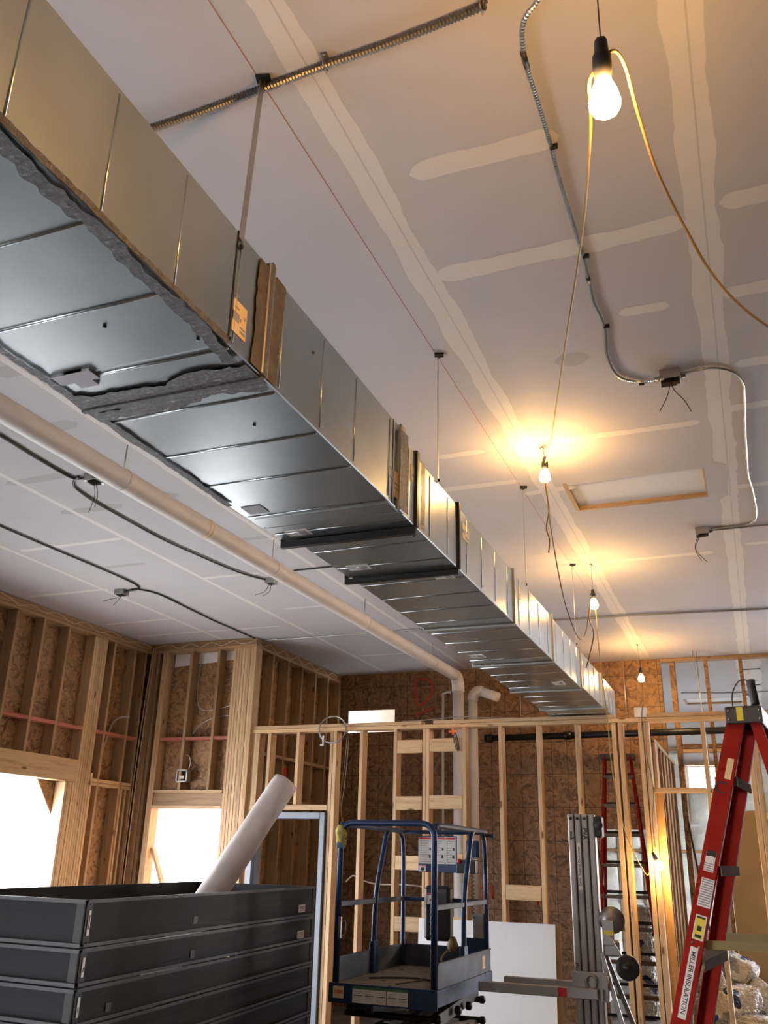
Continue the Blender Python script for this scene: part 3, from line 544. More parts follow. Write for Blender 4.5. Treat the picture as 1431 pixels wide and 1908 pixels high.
# ================================================================ conduit, cable and boxes on the ceiling
def cable(name, pts, r, m, label, cat, grp=None, k=6, n=8, flex=0, z=None):
    P = smooth([(p[0], p[1], z if len(p) == 2 else p[2]) for p in pts], k)
    if flex: P = resample(P, flex)
    mb = MB(); mb.tube(P, r, n, rf=(lambda i: r * (1.14 if i % 2 else .80)) if flex else None)
    if flex: mb.sm = [False] * len(mb.sm)
    o = add(name, mb, m, at=P[0]); return tag(o, label, cat, grp)
fx = cable('flexible_conduit', [(-2.3, 2.04), (-1.786, 2.038), (-1.565, 2.034), (-1.307, 2.02), (-1.082, 2.006), (-.847, 2.001), (-.64, 1.987), (-.505, 1.975)], .0145, FXC, 'thick ribbed flexible conduit crossing the ceiling near the camera', 'conduit', flex=.0062, n=10, z=4.283)
for x, y in ((-.513, 1.975), (-1.065, 2.006)):
    mb = MB(); mb.obox((x + .005, y - .02, 4.292), (1, .05, 0), (-.05, 1, 0), (0, 0, 1), .022, .045, .004); mb.tube([(x - .006, y - .018, 4.295), (x - .006, y - .016, 4.27), (x - .006, y + .016, 4.266), (x - .006, y + .02, 4.295)], .003, 6); mb.lathe((x + .005, y - .032, 4.29), (0, 0, -1), [(.006, 0), (.006, .004)], 8); add('strap_clip', mb, ALU, fx)
ca = cable('armored_cable', [(-.335, 2.0), (-.355, 2.028), (-.412, 2.088), (-.438, 2.221), (-.437, 2.427), (-.438, 2.644), (-.443, 2.853), (-.441, 3.127), (-.441, 3.316), (-.447, 3.521), (-.455, 3.697), (-.44, 3.924), (-.468, 4.208), (-.445, 4.44), (-.34, 4.548), (-.225, 4.557)], .0075, GALV, 'armored cable snaking along the ceiling to the first junction box, beside the nearest bulb', 'cable', z=4.289, flex=.006)
for x, y in ((-.425, 2.64), (-.425, 3.33), (-.425, 3.92), (-.33, 4.56)): mb = MB(); mb.box(x - .018, x + .012, y - .006, y + .006, 4.276, 4.297, c=.002); add('staple', mb, BLSTEEL, ca)
for a, b in ((2.19, 2.26), (3.49, 3.53)): mb = MB(); mb.cyl((-.438 - (.009 if b > 3 else 0), a, 4.289), (-.439 - (.009 if b > 3 else 0), b, 4.289), .0095, 10); add('tape_wrap', mb, BLK, ca, 'black tape wrap')
cable('armored_cable', [(-.135, 4.53), (-.02, 4.51), (.06, 4.524), (.14, 4.599), (.185, 4.72), (.193, 4.87), (.188, 5.368), (.19, 5.7), (.193, 6.058), (.22, 6.4), (.24, 6.81), (.225, 7.0), (.18, 7.09), (.04, 7.11), (-.10, 7.115)], .0075, GALV, 'armored cable curving along the ceiling between the two right-hand junction boxes', 'cable', z=4.289)
cable('armored_cable', [(-.10, 7.135), (.1, 7.14), (.323, 7.141), (1.5, 7.2)], .008, GALVR, 'dark cable running right from the second junction box beyond the hatch', 'cable', z=4.289)
cable('ceiling_conduit', [(-1.9, 9.60), (-1.49, 9.624), (-.786, 9.644), (.33, 9.753), (1.6, 9.83)], .010, GALVR, 'straight conduit crossing the ceiling behind the third bulb', 'conduit', z=4.288)
cable('black_cable', [(-4.25, 3.0), (-4.26, 3.5), (-4.278, 3.897), (-4.297, 4.211), (-4.305, 4.5), (-4.29, 4.63), (-4.19, 4.651)], .010, BLK, 'black cable entering the box hidden above the white pipe', 'cable', z=4.288)
cable('black_cable', [(-4.24, 4.62), (-4.31, 4.66), (-4.397, 4.769), (-4.44, 5.0), (-4.449, 5.25), (-4.452, 5.924), (-4.40, 6.4), (-4.317, 6.946), (-4.20, 7.25), (-4.158, 7.286)], .009, BLK, 'pair of black cables sweeping left of the white pipe between its two boxes', 'cable', z=4.288)
cable('black_cable', [(-5.58, 4.2), (-5.56, 5.245), (-5.54, 5.868), (-5.507, 6.573), (-5.512, 6.998), (-5.587, 7.172), (-5.76, 7.21)], .009, BLK, 'black cable along the left ceiling up to the farthest left box', 'cable', z=4.288)
cable('black_cable', [(-5.74, 7.20), (-5.60, 7.19), (-5.50, 7.41), (-5.52, 8.0), (-5.541, 8.549), (-5.53, 9.1), (-5.526, 9.526)], .009, BLK, 'black cable from the left box to the corner post', 'cable', z=4.288)
cable('ceiling_conduit', [(-5.526, 9.56), (-5.072, 9.60), (-4.664, 9.59), (-3.985, 9.60), (-3.484, 9.58), (-2.6, 9.6)], .008, GALVR, 'thin conduit crossing the ceiling from the corner post behind the white pipe', 'conduit', z=4.289)
cable('black_cable', [(-3.83, 7.10), (-3.465, 7.094), (-2.9, 7.08)], .008, BLK, 'short black cable between the white pipe and the duct', 'cable', z=4.289)
def jbox(c, label, wires, rz=0, arms=1, s=1.0):
    t = thing('junction_box', label, 'junction box', (c[0], c[1], 4.3), 'metal boxes on the ceiling')
    mb = MB(); w = .052 * s; a = Vector((math.cos(rz), math.sin(rz), 0)); b = Vector((-a.y, a.x, 0)); cc = Vector((c[0], c[1], 4.273))
    for sg in (-1, 1): mb.obox(cc + a * w * sg, b, a, (0, 0, 1), 2 * w + .003, .003, .053, c=.0008); mb.obox(cc + b * w * sg, a, b, (0, 0, 1), 2 * w + .003, .003, .053, c=.0008)
    mb.obox(cc + Vector((0, 0, .025)), a, b, (0, 0, 1), 2 * w, 2 * w, .003); 
    for sx, sy in ((1, 1), (-1, -1)): mb.obox(cc + a * w * sx * .8 + b * w * sy * .8 - Vector((0, 0, .026)), a, b, (0, 0, 1), .02, .02, .002)
    add('box', mb, GALVR, t)
    mb = MB(); mb.lathe(cc, (0, 0, 1), [(.02, .018), (.02, .0225)], 8); mb.obox(cc + Vector((0, 0, .021)), a, b, (0, 0, 1), 2 * w - .008, 2 * w - .008, .003); add('box_interior', mb, BLK, t, 'dark inside of the box')
    for sg in ((1,) if arms == 1 else (-1,) if arms == -1 else (-1, 1)): mb = MB(); mb.lathe(cc + a * sg * (w + .001), a * sg, [(.014, 0), (.014, .010), (.010, .012), (.010, .028)], 10); add('connector', mb, ALU, t)
    for wr in wires: mb = MB(); mb.tube(smooth([(cc.x + (wr[0][0] - cc.x) * .2, cc.y, 4.262)] + [tuple(q) for q in wr], 6), .0026, 6); add('wire', mb, COP, t)
    return t
jbox((-.18, 4.52), 'open metal box with two forked wires hanging, nearest on the right ceiling', [[(-.19, 4.47, 4.17), (-.213, 4.45, 4.10), (-.246, 4.44, 4.04)], [(-.165, 4.47, 4.17), (-.119, 4.45, 4.09), (-.089, 4.46, 4.02)]], .05, 0)
jbox((-.165, 7.12), 'open metal box with a tangle of wires beyond the ceiling hatch', [[(-.214, 7.096, 4.2), (-.228, 7.101, 4.124), (-.19, 7.106, 4.03)], [(-.202, 7.097, 4.2), (-.224, 7.101, 4.123), (-.15, 7.109, 4.02)]], .05, 1, .95)
jbox((-4.13, 4.66), 'metal box half hidden above the white pipe with two wires hanging', [[(-4.126, 4.665, 4.22), (-4.132, 4.687, 4.149), (-4.16, 4.685, 4.029)], [(-4.114, 4.673, 4.22), (-4.107, 4.689, 4.15), (-4.12, 4.692, 4.07)]], .0, -1)
jbox((-5.81, 7.20), 'grey metal box with hanging wires, alone on the far left of the ceiling', [[(-5.83, 7.18, 4.22), (-5.86, 7.12, 4.19), (-5.92, 7.05, 4.15)], [(-5.80, 7.18, 4.22), (-5.80, 7.14, 4.17), (-5.83, 7.12, 4.12)]], .05, 1)
jbox((-4.13, 7.30), 'small metal box with curled wires beside the white pipe where the cable ends', [[(-4.15, 7.28, 4.22), (-4.18, 7.26, 4.16), (-4.24, 7.2, 4.12)], [(-4.12, 7.28, 4.22), (-4.12, 7.26, 4.16), (-4.16, 7.2, 4.10)]], .0, -1, .8)
jbox((.05, 14.75), 'small box with dark conduit on the far room ceiling, above the ladder top', [[(.05, 14.7, 4.2), (-.1, 14.6, 4.0), (-.2, 14.5, 3.9)]], .0, 0)
cable('ceiling_conduit', [(-.9, 14.6), (-.3, 14.75), (.0, 14.76)], .009, GALVR, 'dark conduit on the far room ceiling running left from the box', 'conduit', z=4.288)
cable('ceiling_conduit', [(.1, 14.75), (.4, 14.8), (.55, 15.0), (.6, 16.0), (.6, 16.9)], .009, GALVR, 'dark conduit on the far room ceiling turning toward the end wall', 'conduit', z=4.288)
# zigzag of thin wire stapled around the top of the framed walls
zp = [(-7.03, 6.798, 4.274), (-7.03, 6.996, 4.241), (-7.03, 7.083, 4.205), (-7.03, 7.272, 4.255), (-7.03, 7.487, 4.226), (-7.03, 7.692, 4.272), (-7.03, 7.93, 4.212), (-7.03, 8.149, 4.278), (-7.03, 8.403, 4.222), (-7.03, 8.644, 4.278), (-7.03, 8.918, 4.226), (-7.03, 9.202, 4.28), (-7.0, 9.40, 4.25)]
zq = [(-6.95, 9.43, 4.25)] + [(-6.9 + i * .155, 9.43, 4.27 if i % 2 else 4.22) for i in range(1, 9)] + [(-5.49, 9.44, 4.27)]
zr = [(-5.48, 9.47, 4.27)] + [(-5.49, 9.6 + i * .19, 4.21 if i % 2 == 0 else 4.275) for i in range(13)]
for i, (z_, lb) in enumerate(((zp, 'thin cream wire zigzagging along the top of the left window wall'), (zq, 'thin cream wire zigzagging over the small window wall'), (zr, 'thin cream wire zigzagging along the top of the dark side wall'))):
    cable('stapled_wire', z_, .0045, CABW, lb, 'wire', 'thin wires stapled around the wall tops', k=5, n=6)
for i, (dx, lb) in enumerate(((0, 'left one of two brown cords hanging down the corner of the left wall'), (.03, 'right one of two brown cords hanging down the corner of the left wall'))):
    cable('hanging_cord', [(-6.95 + dx, 9.387, 4.235), (-6.955 + dx, 9.34 + dx * .5, 3.6), (-6.945 + dx, 9.29 + dx * .3, 2.797), (-6.95 + dx, 9.285 + dx * .4, 2.1), (-6.95 + dx, 9.28, 1.0)], .0055, ROPEM, lb, 'cord', 'cords in the corner')
cable('hanging_cord', [(-5.48, 11.93, 4.25), (-5.47, 11.93, 3.7), (-5.46, 11.93, 3.2), (-5.46, 11.93, 1.0)], .006, ROPEM, 'brown cord hanging in the back corner behind the wire coil', 'cord', 'cords in the corner')
cable('stub_conduit', [(-7.13, 8.83, .6), (-7.13, 8.83, 2.4), (-7.11, 8.85, 2.9), (-7.05, 8.87, 3.2), (-6.98, 8.92, 3.30), (-6.9, 9.0, 3.31)], .011, ALU, 'bent silver conduit stub rising between the left wall studs', 'conduit')
# junction box with cable on the recess wall
t = thing('switch_box', 'grey metal box with a cable loop fixed between the studs above the small window', 'junction box', (-6.38, 9.52, 2.66))
mb = MB()
for a in ((-6.46, -6.44, 2.59, 2.74), (-6.32, -6.30, 2.59, 2.74), (-6.46, -6.30, 2.59, 2.61), (-6.46, -6.30, 2.72, 2.74)): mb.box(a[0], a[1], 9.44, 9.52, a[2], a[3], c=.002)
add('box', mb, GALVR, t); mb = MB(); mb.box(-6.45, -6.31, 9.50, 9.51, 2.6, 2.73); add('box_interior', mb, BLK, t); mb = MB(); mb.box(-6.41, -6.35, 9.445, 9.47, 2.63, 2.665); add('insert', mb, LABEL, t)
mb = MB(); mb.tube(smooth([(-6.33, 9.5, 2.73), (-6.31, 9.5, 2.82), (-6.36, 9.53, 2.90), (-6.45, 9.55, 2.93)], 6), .006, 8); add('cable', mb, PIPEW, t)
for i, (zz, lb) in enumerate(((3.36, 'upper grey cable looping between studs above the small window'), (3.28, 'lower grey cable looping between studs above the small window'))):
    cable('loop_cable', [(-5.84, 9.55, zz + .1), (-6.1, 9.56, zz + .07), (-6.28, 9.56, zz - .02), (-6.36, 9.56, zz - .12)] if i else [(-5.84, 9.55, zz + .14), (-6.1, 9.56, zz + .09), (-6.3, 9.56, zz + .13), (-6.35, 9.56, zz + .4), (-6.33, 9.56, 4.15)], .006, GALVR, lb, 'cable', 'grey cables above the small window')
# ================================================================ work lights and cords
def bulb_prof(r): return [(r * .42, 0), (r * .46, r * .35), (r * .8, r * 1.0), (r, r * 1.7), (r * .93, r * 2.2), (r * .62, r * 2.6), (r * .2, r * 2.75)]
GLOW1 = emis('lit_bulb_near', (1.0, 0.52, 0.14), BULB * 1.5)
def worklight(sock, bulb, r, label, hook=None, gm=None):
    t = thing('work_light', label, 'light bulb', tuple(sock), 'bare bulbs on the string of work lights')
    sock = Vector(sock); bulb = Vector(bulb); d = (bulb - sock).normalized()
    b0 = bulb - d * r * 1.75
    mb = MB(); mb.lathe(b0, d, bulb_prof(r), 24); add('bulb', mb, gm or GLOW, t, 'glowing warm bulb')
    L = .075; k = r / .036 if r < .036 else 1
    mb = MB(); mb.lathe(b0 - d * L, d, [(.010, 0), (.014, .006), (.016, .03), (.021, .038), (.022, L - .01), (.019, L + .012)], 16); add('socket', mb, BLK, t, 'dark lamp socket')
    top = b0 - d * L
    if hook is not None:
        mb = MB(); mb.tube([top, Vector(hook)], .0018, 6); mb.tube(smooth([Vector(hook) + Vector((.012, 0, -.02)), Vector(hook), Vector(hook) + Vector((-.012, 0, -.012))], 4), .003, 6); add('hanging_string', mb, COP, t)
    return t
S15 = lambda p, f=1.15: (p[0] * f, p[1] * f, 1.8 + (p[2] - 1.8) * f)
worklight(S15((-.118, 1.36, 3.262)), S15((-.123, 1.40, 3.195)), .036, 'nearest and largest glowing bulb hanging at the upper right', (-.128, 1.562, 4.298), GLOW1)
worklight((-1.018, 5.21, 4.18), (-1.022, 5.21, 4.085), .036, 'glowing bulb in front of the ceiling hatch, second from the camera', (-1.031, 5.21, 4.298))
worklight((-1.14, 7.744, 4.01), (-1.137, 7.744, 3.918), .038, 'glowing bulb hanging beyond the hatch, third from the camera', (-1.142, 7.744, 4.298))
worklight((-1.125, 11.076, 3.97), (-1.125, 11.076, 3.874), .038, 'small glowing bulb farthest back against the strand board wall', (-1.142, 11.076, 4.298))
worklight((-.965, 9.42, 1.87), (-.925, 9.40, 1.79), .036, 'low glowing bulb hanging against the partition stud', (-.955, 9.44, 3.18))
cable('power_cord', [S15(p, 1.15 - .15 * (i / 10) ** 1.3) for i, p in enumerate([(-.133, 1.375, 3.26), (-.150, 1.40, 3.252), (-.170, 1.547, 3.279), (-.233, 1.875, 3.357), (-.278, 2.085, 3.408), (-.346, 2.38, 3.48), (-.422, 2.705, 3.561), (-.567, 3.334, 3.716), (-.735, 4.064, 3.895), (-.881, 4.69, 4.05), (-1.013, 5.2, 4.179)])], .0038, YEL, 'long cord running from the nearest bulb back to the second bulb', 'cord', 'cords of the work light string')
cable('power_cord', [S15(p) for p in [(-.118, 1.36, 3.262), (-.107, 1.357, 3.272), (-.090, 1.365, 3.279), (-.078, 1.40, 3.272), (-.072, 1.46, 3.255), (-.066, 1.53, 3.25), (-.052, 1.65, 3.235), (-.028, 1.78, 3.23), (-.002, 1.88, 3.215), (.037, 2.003, 3.182), (.092, 2.098, 3.137), (.164, 2.183, 3.097), (.30, 2.32, 3.05), (.9, 2.6, 3.1)]], .0040, BRCORD, 'cord arching from the nearest bulb away to the right', 'cord', 'cords of the work light string')
cable('power_cord', [(-1.017, 5.19, 4.17), (-1.03, 5.25, 4.16), (-1.056, 5.422, 4.114), (-1.102, 5.692, 4.049), (-1.138, 5.97, 3.952), (-1.158, 6.286, 3.728), (-1.171, 6.563, 3.599), (-1.157, 6.842, 3.457), (-1.149, 7.08, 3.463), (-1.142, 7.286, 3.603), (-1.146, 7.477, 3.788), (-1.148, 7.70, 3.99)], .0045, BRCORD, 'cord sagging from the second bulb to the third bulb', 'cord', 'cords of the work light string')
cable('cord_tail', [(-1.015, 5.158, 4.06), (-1.009, 5.192, 3.924), (-1.007, 5.218, 3.861), (-1.036, 5.254, 3.752), (-1.024, 5.28, 3.687), (-1.039, 5.305, 3.608)], .0045, YEL, 'short loose cord end dangling below the second bulb', 'cord')
cable('power_cord', [(-1.132, 7.72, 3.96), (-1.144, 7.874, 3.84), (-1.171, 8.098, 3.599), (-1.187, 8.324, 3.302), (-1.197, 8.532, 3.042), (-1.218, 8.74, 2.68), (-1.207, 8.936, 2.312), (-1.184, 9.115, 2.082), (-1.123, 9.25, 1.874), (-1.062, 9.35, 1.73), (-1.03, 9.40, 1.72), (-.97, 9.42, 1.86)], .005, YEL, 'long cord dropping from the third bulb to the low bulb', 'cord', 'cords of the work light string')
cable('cord_tail', [(-1.142, 7.72, 3.96), (-1.189, 7.767, 3.817), (-1.175, 7.865, 3.694), (-1.227, 7.956, 3.548), (-1.286, 8.037, 3.424)], .005, BRCORD, 'short cord end curling below the third bulb', 'cord')
# ================================================================ coil, ribbon and loose wires on the partition
t = thing('wire_coil', 'coil of grey cable hung on the partition top beside the door frame', 'coil', (-4.41, 9.46, 3.0))
mb = MB(); pts = []
for i in range(3 * 20 + 1):
    a = i / 20 * 2 * math.pi + 1.4; r = .150 + .012 * math.sin(i * .33); pts.append((-4.41 + r * math.cos(a) * 1.12, 9.46 + .012 * math.sin(i * .7), 3.15 + r * math.sin(a)))
mb.tube(pts, .0042, 8); add('cable_loops', mb, GALVR, t); mb = MB(); mb.box(-4.535, -4.515, 9.44, 9.452, 2.985, 3.09, c=.002); mb.box(-4.56, -4.515, 9.44, 9.452, 2.975, 2.995, c=.002); add('tag', mb, WHT, t, 'white tag')
for i, dx in enumerate((0, .025)):
    cable('loose_wire', [(-4.323 + dx, 9.66, 3.14), (-4.34 + dx, 9.66, 2.809), (-4.375 + dx * 1.5, 9.66, 2.517), (-4.365, 9.66, 2.287), (-4.33 + dx, 9.66, 2.1)], .004, GALVR, ('left' if not i else 'right') + ' grey wire hanging behind the stud right of the door frame', 'wire', 'grey wires hanging by the door frame')
cable('loose_wire', [(-4.30, 9.72, 1.55), (-4.22, 9.70, 1.61), (-4.14, 9.68, 1.60), (-4.05, 9.67, 1.56), (-3.9, 9.70, 1.535), (-3.6, 9.72, 1.54), (-3.33, 9.70, 1.52)], .008, PIPEW, 'white cable passing through the partition studs at waist height', 'cable')
cable('loose_wire', [(-3.6, 9.54, 3.235), (-3.2, 9.53, 3.245), (-2.95, 9.56, 3.27), (-2.7, 9.55, 3.25), (-2.3, 9.58, 3.24)], .005, GALVR, 'grey cable lying along the top of the partition', 'cable')
cable('loose_wire', [(-.97, 9.43, 3.3), (-.99, 9.44, 3.0), (-.93, 9.44, 2.5), (-.96, 9.44, 2.2), (-.955, 9.43, 1.95)], .005, BRCORD, 'tan cord hanging from the paper scrap down to the low bulb', 'cord')
rb2 = thing('wire_bundle', 'bunch of dark wires with an orange tag hanging under the partition top', 'wires', (-2.97, 9.6, 3.1))
for i in range(3): mb = MB(); mb.tube(smooth([(-2.99 + i * .012, 9.49, 3.10), (-2.98 + i * .02, 9.485, 3.02), (-2.95 + i * .015, 9.49, 2.90)], 5), .006, 6); add('wire', mb, COP, rb2)
for i in range(4): a = i * 1.6; mb = MB(); mb.bar((-2.985, 9.48, 3.10), (-2.985 + .05 * math.cos(a), 9.47, 3.10 + .035 * math.sin(a)), .025, .006, (0, 1, 0)); add('tag_leaf', mb, ORG, rb2, 'orange tag')
# ================================================================ stack of steel frames with the paper roll
FA = Vector((-3.105, 3.90, 0)); au, av = math.radians(95.2), math.radians(175.5)
FU = Vector((math.cos(au), math.sin(au), 0)); FV = Vector((math.cos(av), math.sin(av), 0)); FL, FW = 3.12, 1.15
def face_panel(mb, p0, d, n, L, z0, z1):
    """one channel side: web set back from the outer line with lips top and bottom; n points outward"""
    Z_ = Vector((0, 0, 1)); c = p0 + d * (L / 2)
    mb.obox(c - n * .004 + Z_ * ((z0 + z1) / 2), d, n, Z_, L, .003, z1 - z0)
    mb.obox(c - n * .004 + Z_ * (z0 + (z1 - z0) * .22), d, n, Z_, L, .007, .004); mb.obox(c - n * .004 + Z_ * (z0 + (z1 - z0) * .62), d, n, Z_, L, .006, .003)
def frame_flange(mb, z, up, short_out):
    Z_ = Vector((0, 0, 1))
    for p0, d, n, L, o in ((FA, FU, FU.cross(Z_), FL, .018), (FA + FV * FW, FU, -FU.cross(Z_), FL, .018), (FA, FV, -FU, FW, short_out), (FA + FU * FL, FV, FU, FW, .018)):
        c = p0 + d * (L / 2) + n * (o / 2)
        mb.obox(c + Z_ * (z - up * .0015), d, n, Z_, L + .03, o, .003); mb.obox(p0 + d * (L / 2) + n * o + Z_ * (z - up * .008), d, n, Z_, L + .03, .002, .016)
        if short_out == o: mb.obox(p0 + d * (L / 2) + n * o * .6 + Z_ * (z - up * .016), d, n, Z_, L, o * .8, .002)
def steel_frame(z0, h, k, label):
    t = thing('duct_frame', label, 'steel frame', (FA.x, FA.y, z0), 'dark steel frames in the stack')
    Z_ = Vector((0, 0, 1)); nr = FU.cross(Z_); z1 = z0 + h - .004
    for i, (p0, d, n, L) in enumerate(((FA, FU, nr, FL), (FA + FV * FW, FU, -nr, FL), (FA + FU * .03, FV, -FU, FW), (FA + FU * FL, FV, FU, FW))):
        mb = MB(); face_panel(mb, p0, d, n, L, z0 + .002, z1 - .002); add('side_panel', mb, DARKST, t)
    mb = MB(); frame_flange(mb, z1, 1, .035); add('top_flange', mb, FLNG, t)
    mb = MB(); frame_flange(mb, z0 + .004, -1, .035); add('bottom_flange', mb, FLNG, t)
    for p in (FA, FA + FU * FL, FA + FV * FW, FA + FU * FL + FV * FW):
        mb = MB(); near = p == FA
        mb.obox(p + nr * .004 + FU * .022 + Z_ * (z0 + h / 2), FU, nr, Z_, .05, .003, h - .03, c=.001); mb.obox(p - FU * .010 + FV * .03 + Z_ * (z0 + h / 2), FV, FU, Z_, .05, .003, h - .03, c=.001)
        br = add('corner_bracket', mb, BRKT if near else DARKST, t)
        if near and k < 3:
            mb = MB(); mb.obox(p + nr * .008 + FU * .024 + Z_ * (z0 + h * .5), FU, nr, Z_, .022, .004, h * .52, c=.002); sl = add('slot_plate', mb, WHT if k < 2 else ALU, br, 'pale slotted plate')
            mb = MB(); mb.obox(p + nr * .0105 + FU * .024 + Z_ * (z0 + h * (.52 if k < 1 else .44)), FU, nr, Z_, .007, .001, h * (.30 if k < 1 else .12)); add('slot', mb, BLK, sl)
            for zz in (.1, .9): mb = MB(); mb.lathe(p + nr * .006 + FU * .024 + Z_ * (z0 + h * zz), nr, [(.005, 0), (.005, .003)], 8); add('rivet', mb, BLK, br)
    if k < 2:
        q = FA + FU * (FL - .22) + nr * .001; mb = MB(); mb.obox(q + Z_ * (z0 + h * .28), FU, nr, Z_, .13, .004, .055); s = add('paper_label', mb, LABEL, t, 'small white label')
        for dz in (-.012, .0, .012): mb = MB(); mb.obox(q + nr * .003 + Z_ * (z0 + h * .28 + dz), FU, nr, Z_, .10, .001, .004); add('print_line', mb, LABR if dz < 0 else INK, s)
    mb = MB(); q = FA + FU * (1.15 if k < 2 else .3) + nr * .001 + Z_ * (z0 + h * .3); mb.obox(q, FU, nr, Z_, .05, .003, .04); mb2 = add('ink_mark', mb, BLK, t)
    return t
hs_ = [.218] + [.170] * 8; zt = 1.58
names_ = ['topmost dark steel frame, the one holding the leaning roll', 'second steel frame from the top of the stack', 'third steel frame from the top of the stack', 'fourth steel frame from the top of the stack', 'fifth steel frame from the top of the stack', 'sixth steel frame down in the stack', 'seventh steel frame down in the stack', 'eighth steel frame down in the stack', 'bottom steel frame of the stack, resting on the floor']
for k, h in enumerate(hs_): zt -= h; steel_frame(max(zt, 0.001), h, k, names_[k])
rp0 = Vector((-3.93, 6.45, 1.58)); rp1 = Vector((-3.60, 6.84, 2.37)); rd_ = (rp1 - rp0).normalized(); start = rp0 - rd_ * .95
mb = MB(); L = (rp1 - start).length; n = 28; prof = []
vs = []; fs = []; u = rd_.orthogonal().normalized(); w_ = rd_.cross(u); nr_ = 40
for i in range(nr_ + 1):
    for j in range(n):
        a = j / n * 2 * math.pi; t_ = i / nr_; r = .108 * (1 + .025 * noise.noise(Vector((a * 1.2, t_ * 9, 2))) + .02 * math.sin(a * 3 + t_ * 14)) * (.97 if i in (0, nr_) else 1)
        vs.append(start + rd_ * L * t_ + u * r * math.cos(a) + w_ * r * math.sin(a))
for i in range(nr_):
    for j in range(n): fs.append((i * n + j, i * n + (j + 1) % n, (i + 1) * n + (j + 1) % n, (i + 1) * n + j))
fs.append(tuple(range(n)))
k0 = len(vs)
for j in range(n): a = j / n * 2 * math.pi; vs.append(rp1 + rd_ * .004 + u * .085 * math.cos(a) + w_ * .085 * math.sin(a))
for j in range(n): fs.append((nr_ * n + j, nr_ * n + (j + 1) % n, k0 + (j + 1) % n, k0 + j))
fs.append(tuple(k0 + j for j in range(n)))
mb.add(vs, fs, 0, True); o = add('paper_roll', mb, ROLLW, at=start); tag(o, 'long roll wrapped in white paper leaning out of the topmost steel frame', 'roll')
# ================================================================ scissor lift
SL = thing('scissor_lift', 'blue scissor lift with a dusty railed platform', 'scissor lift', (-2.49, 7.0, 0))
xl, xr, ya, yb, zf, zt_ = -2.865, -2.11, 6.30, 7.66, .99, 2.03
mb = MB(); mb.box(xl, xr, ya, yb, zf - .012, zf, c=.002); add('platform_floor', mb, DUST, SL, 'dusty deck plate')
mb = MB(); mb.box(xl - .015, xr + .015, ya - .02, ya, zf - .115, zf + .006, c=.003); mb.box(xl - .012, xl, ya, yb, zf - .10, zf); mb.box(xr, xr + .012, ya, yb, zf - .10, zf); mb.box(xl, xr, yb, yb + .012, zf - .1, zf); add('deck_skirt', mb, BLUE, SL)
for nm, a in (('toe_board', (xl + .0, xl + .012, ya + .04, yb, zf, zf + .16)), ('toe_board', (xr - .012, xr, ya + .04, yb, zf, zf + .16)), ('toe_board', (xl, xr, yb - .012, yb, zf, zf + .16))):
    mb = MB(); mb.box(*a, c=.002); mb.box(a[0] - .006, a[1] + .006, a[2] - .002, a[3] + .002, a[5] - .012, a[5], c=.002); add(nm, mb, BLUED, SL)
def rtube(name, pts, r=.019, k=3, m=BLUE): mb = MB(); mb.tube(smooth(pts, k), r, 10); return add(name, mb, m, SL)
def hoop(x0, y0, x1, y1, zb, zt, cr=.09):
    d = Vector((x1 - x0, y1 - y0, 0)).normalized(); a, b = Vector((x0, y0, 0)), Vector((x1, y1, 0)); Z_ = Vector((0, 0, 1)); P = [a + Z_ * zb, a + Z_ * (zt - cr)]
    for q in range(1, 5): t_ = q / 5 * math.pi / 2; P.append(a + d * cr * (1 - math.cos(t_)) + Z_ * (zt - cr + cr * math.sin(t_)))
    P.append(a + d * cr + Z_ * zt); P.append(b - d * cr + Z_ * zt)
    for q in range(1, 5): t_ = q / 5 * math.pi / 2; P.append(b - d * cr * (1 - math.sin(t_)) + Z_ * (zt - cr + cr * math.cos(t_)))
    P += [b + Z_ * (zt - cr), b + Z_ * zb]; return P
mb = MB(); mb.tube(hoop(xl + .02, ya + .02, xr - .02, ya + .02, zf, zt_ + .005), .022, 10); add('front_guard_hoop', mb, BLUE, SL)
for s, x in ((-1, xl + .02), (1, xr - .02)):
    mb = MB(); P = [(x, ya + .06, zt_ - .02), (x, ya + .12, zt_ - .005), (x, yb - .02, zt_ - .01)]; mb.tube(smooth(P, 4), .020, 10); add('top_rail', mb, BLUE if s < 0 else BLUED, SL)
    mb = MB(); mb.bar((x, ya + .03, 1.49), (x, yb - .02, 1.49), .02, .036, (0, 0, 1), c=.004); add('mid_rail', mb, BLUED, SL)
    mb = MB(); mb.tube(smooth([(x, ya + .70, zf), (x, ya + .72, 1.5), (x, ya + .86, 1.85), (x, ya + .92, 1.98), (x, ya + 1.0, 2.02)], 5), .020, 10); mb.box(x - .018, x + .018, ya + .66, ya + .75, zf, zf + .22, c=.003); add('slanted_post', mb, BLUE, SL)
    mb = MB(); mb.tube(smooth([(x, yb - .03, zf), (x, yb - .03, 1.4), (x, yb - .05, 1.9), (x, yb - .12, 2.0), (x, yb - .2, 2.02)], 5), .019, 10); add('rear_post', mb, BLUE, SL)
rtube('rear_top_rail', [(xl + .02, yb - .03, 2.015), (xr - .02, yb - .03, 2.015)], .017); mb = MB(); mb.bar((xl + .02, yb - .03, 1.49), (xr - .02, yb - .03, 1.49), .02, .03); add('rear_mid_rail', mb, BLUE, SL)
mb = MB(); mb.tube([(xr + .0, yb - .1, 1.995), (xr + .06, yb - .08, 1.99)], .014, 8); mb.lathe((xr + .05, yb - .08, 1.99), (1, .2, 0), [(.016, 0), (.026, .006), (.026, .016), (.01, .02)], 12); add('rail_knob', mb, BLK, SL)
pl = MB(); pl.box(-2.70, -2.36, yb - .075, yb - .065, 1.70, 1.985, c=.003); pla = add('placard', pl, BLUE, SL, 'blue instruction board')
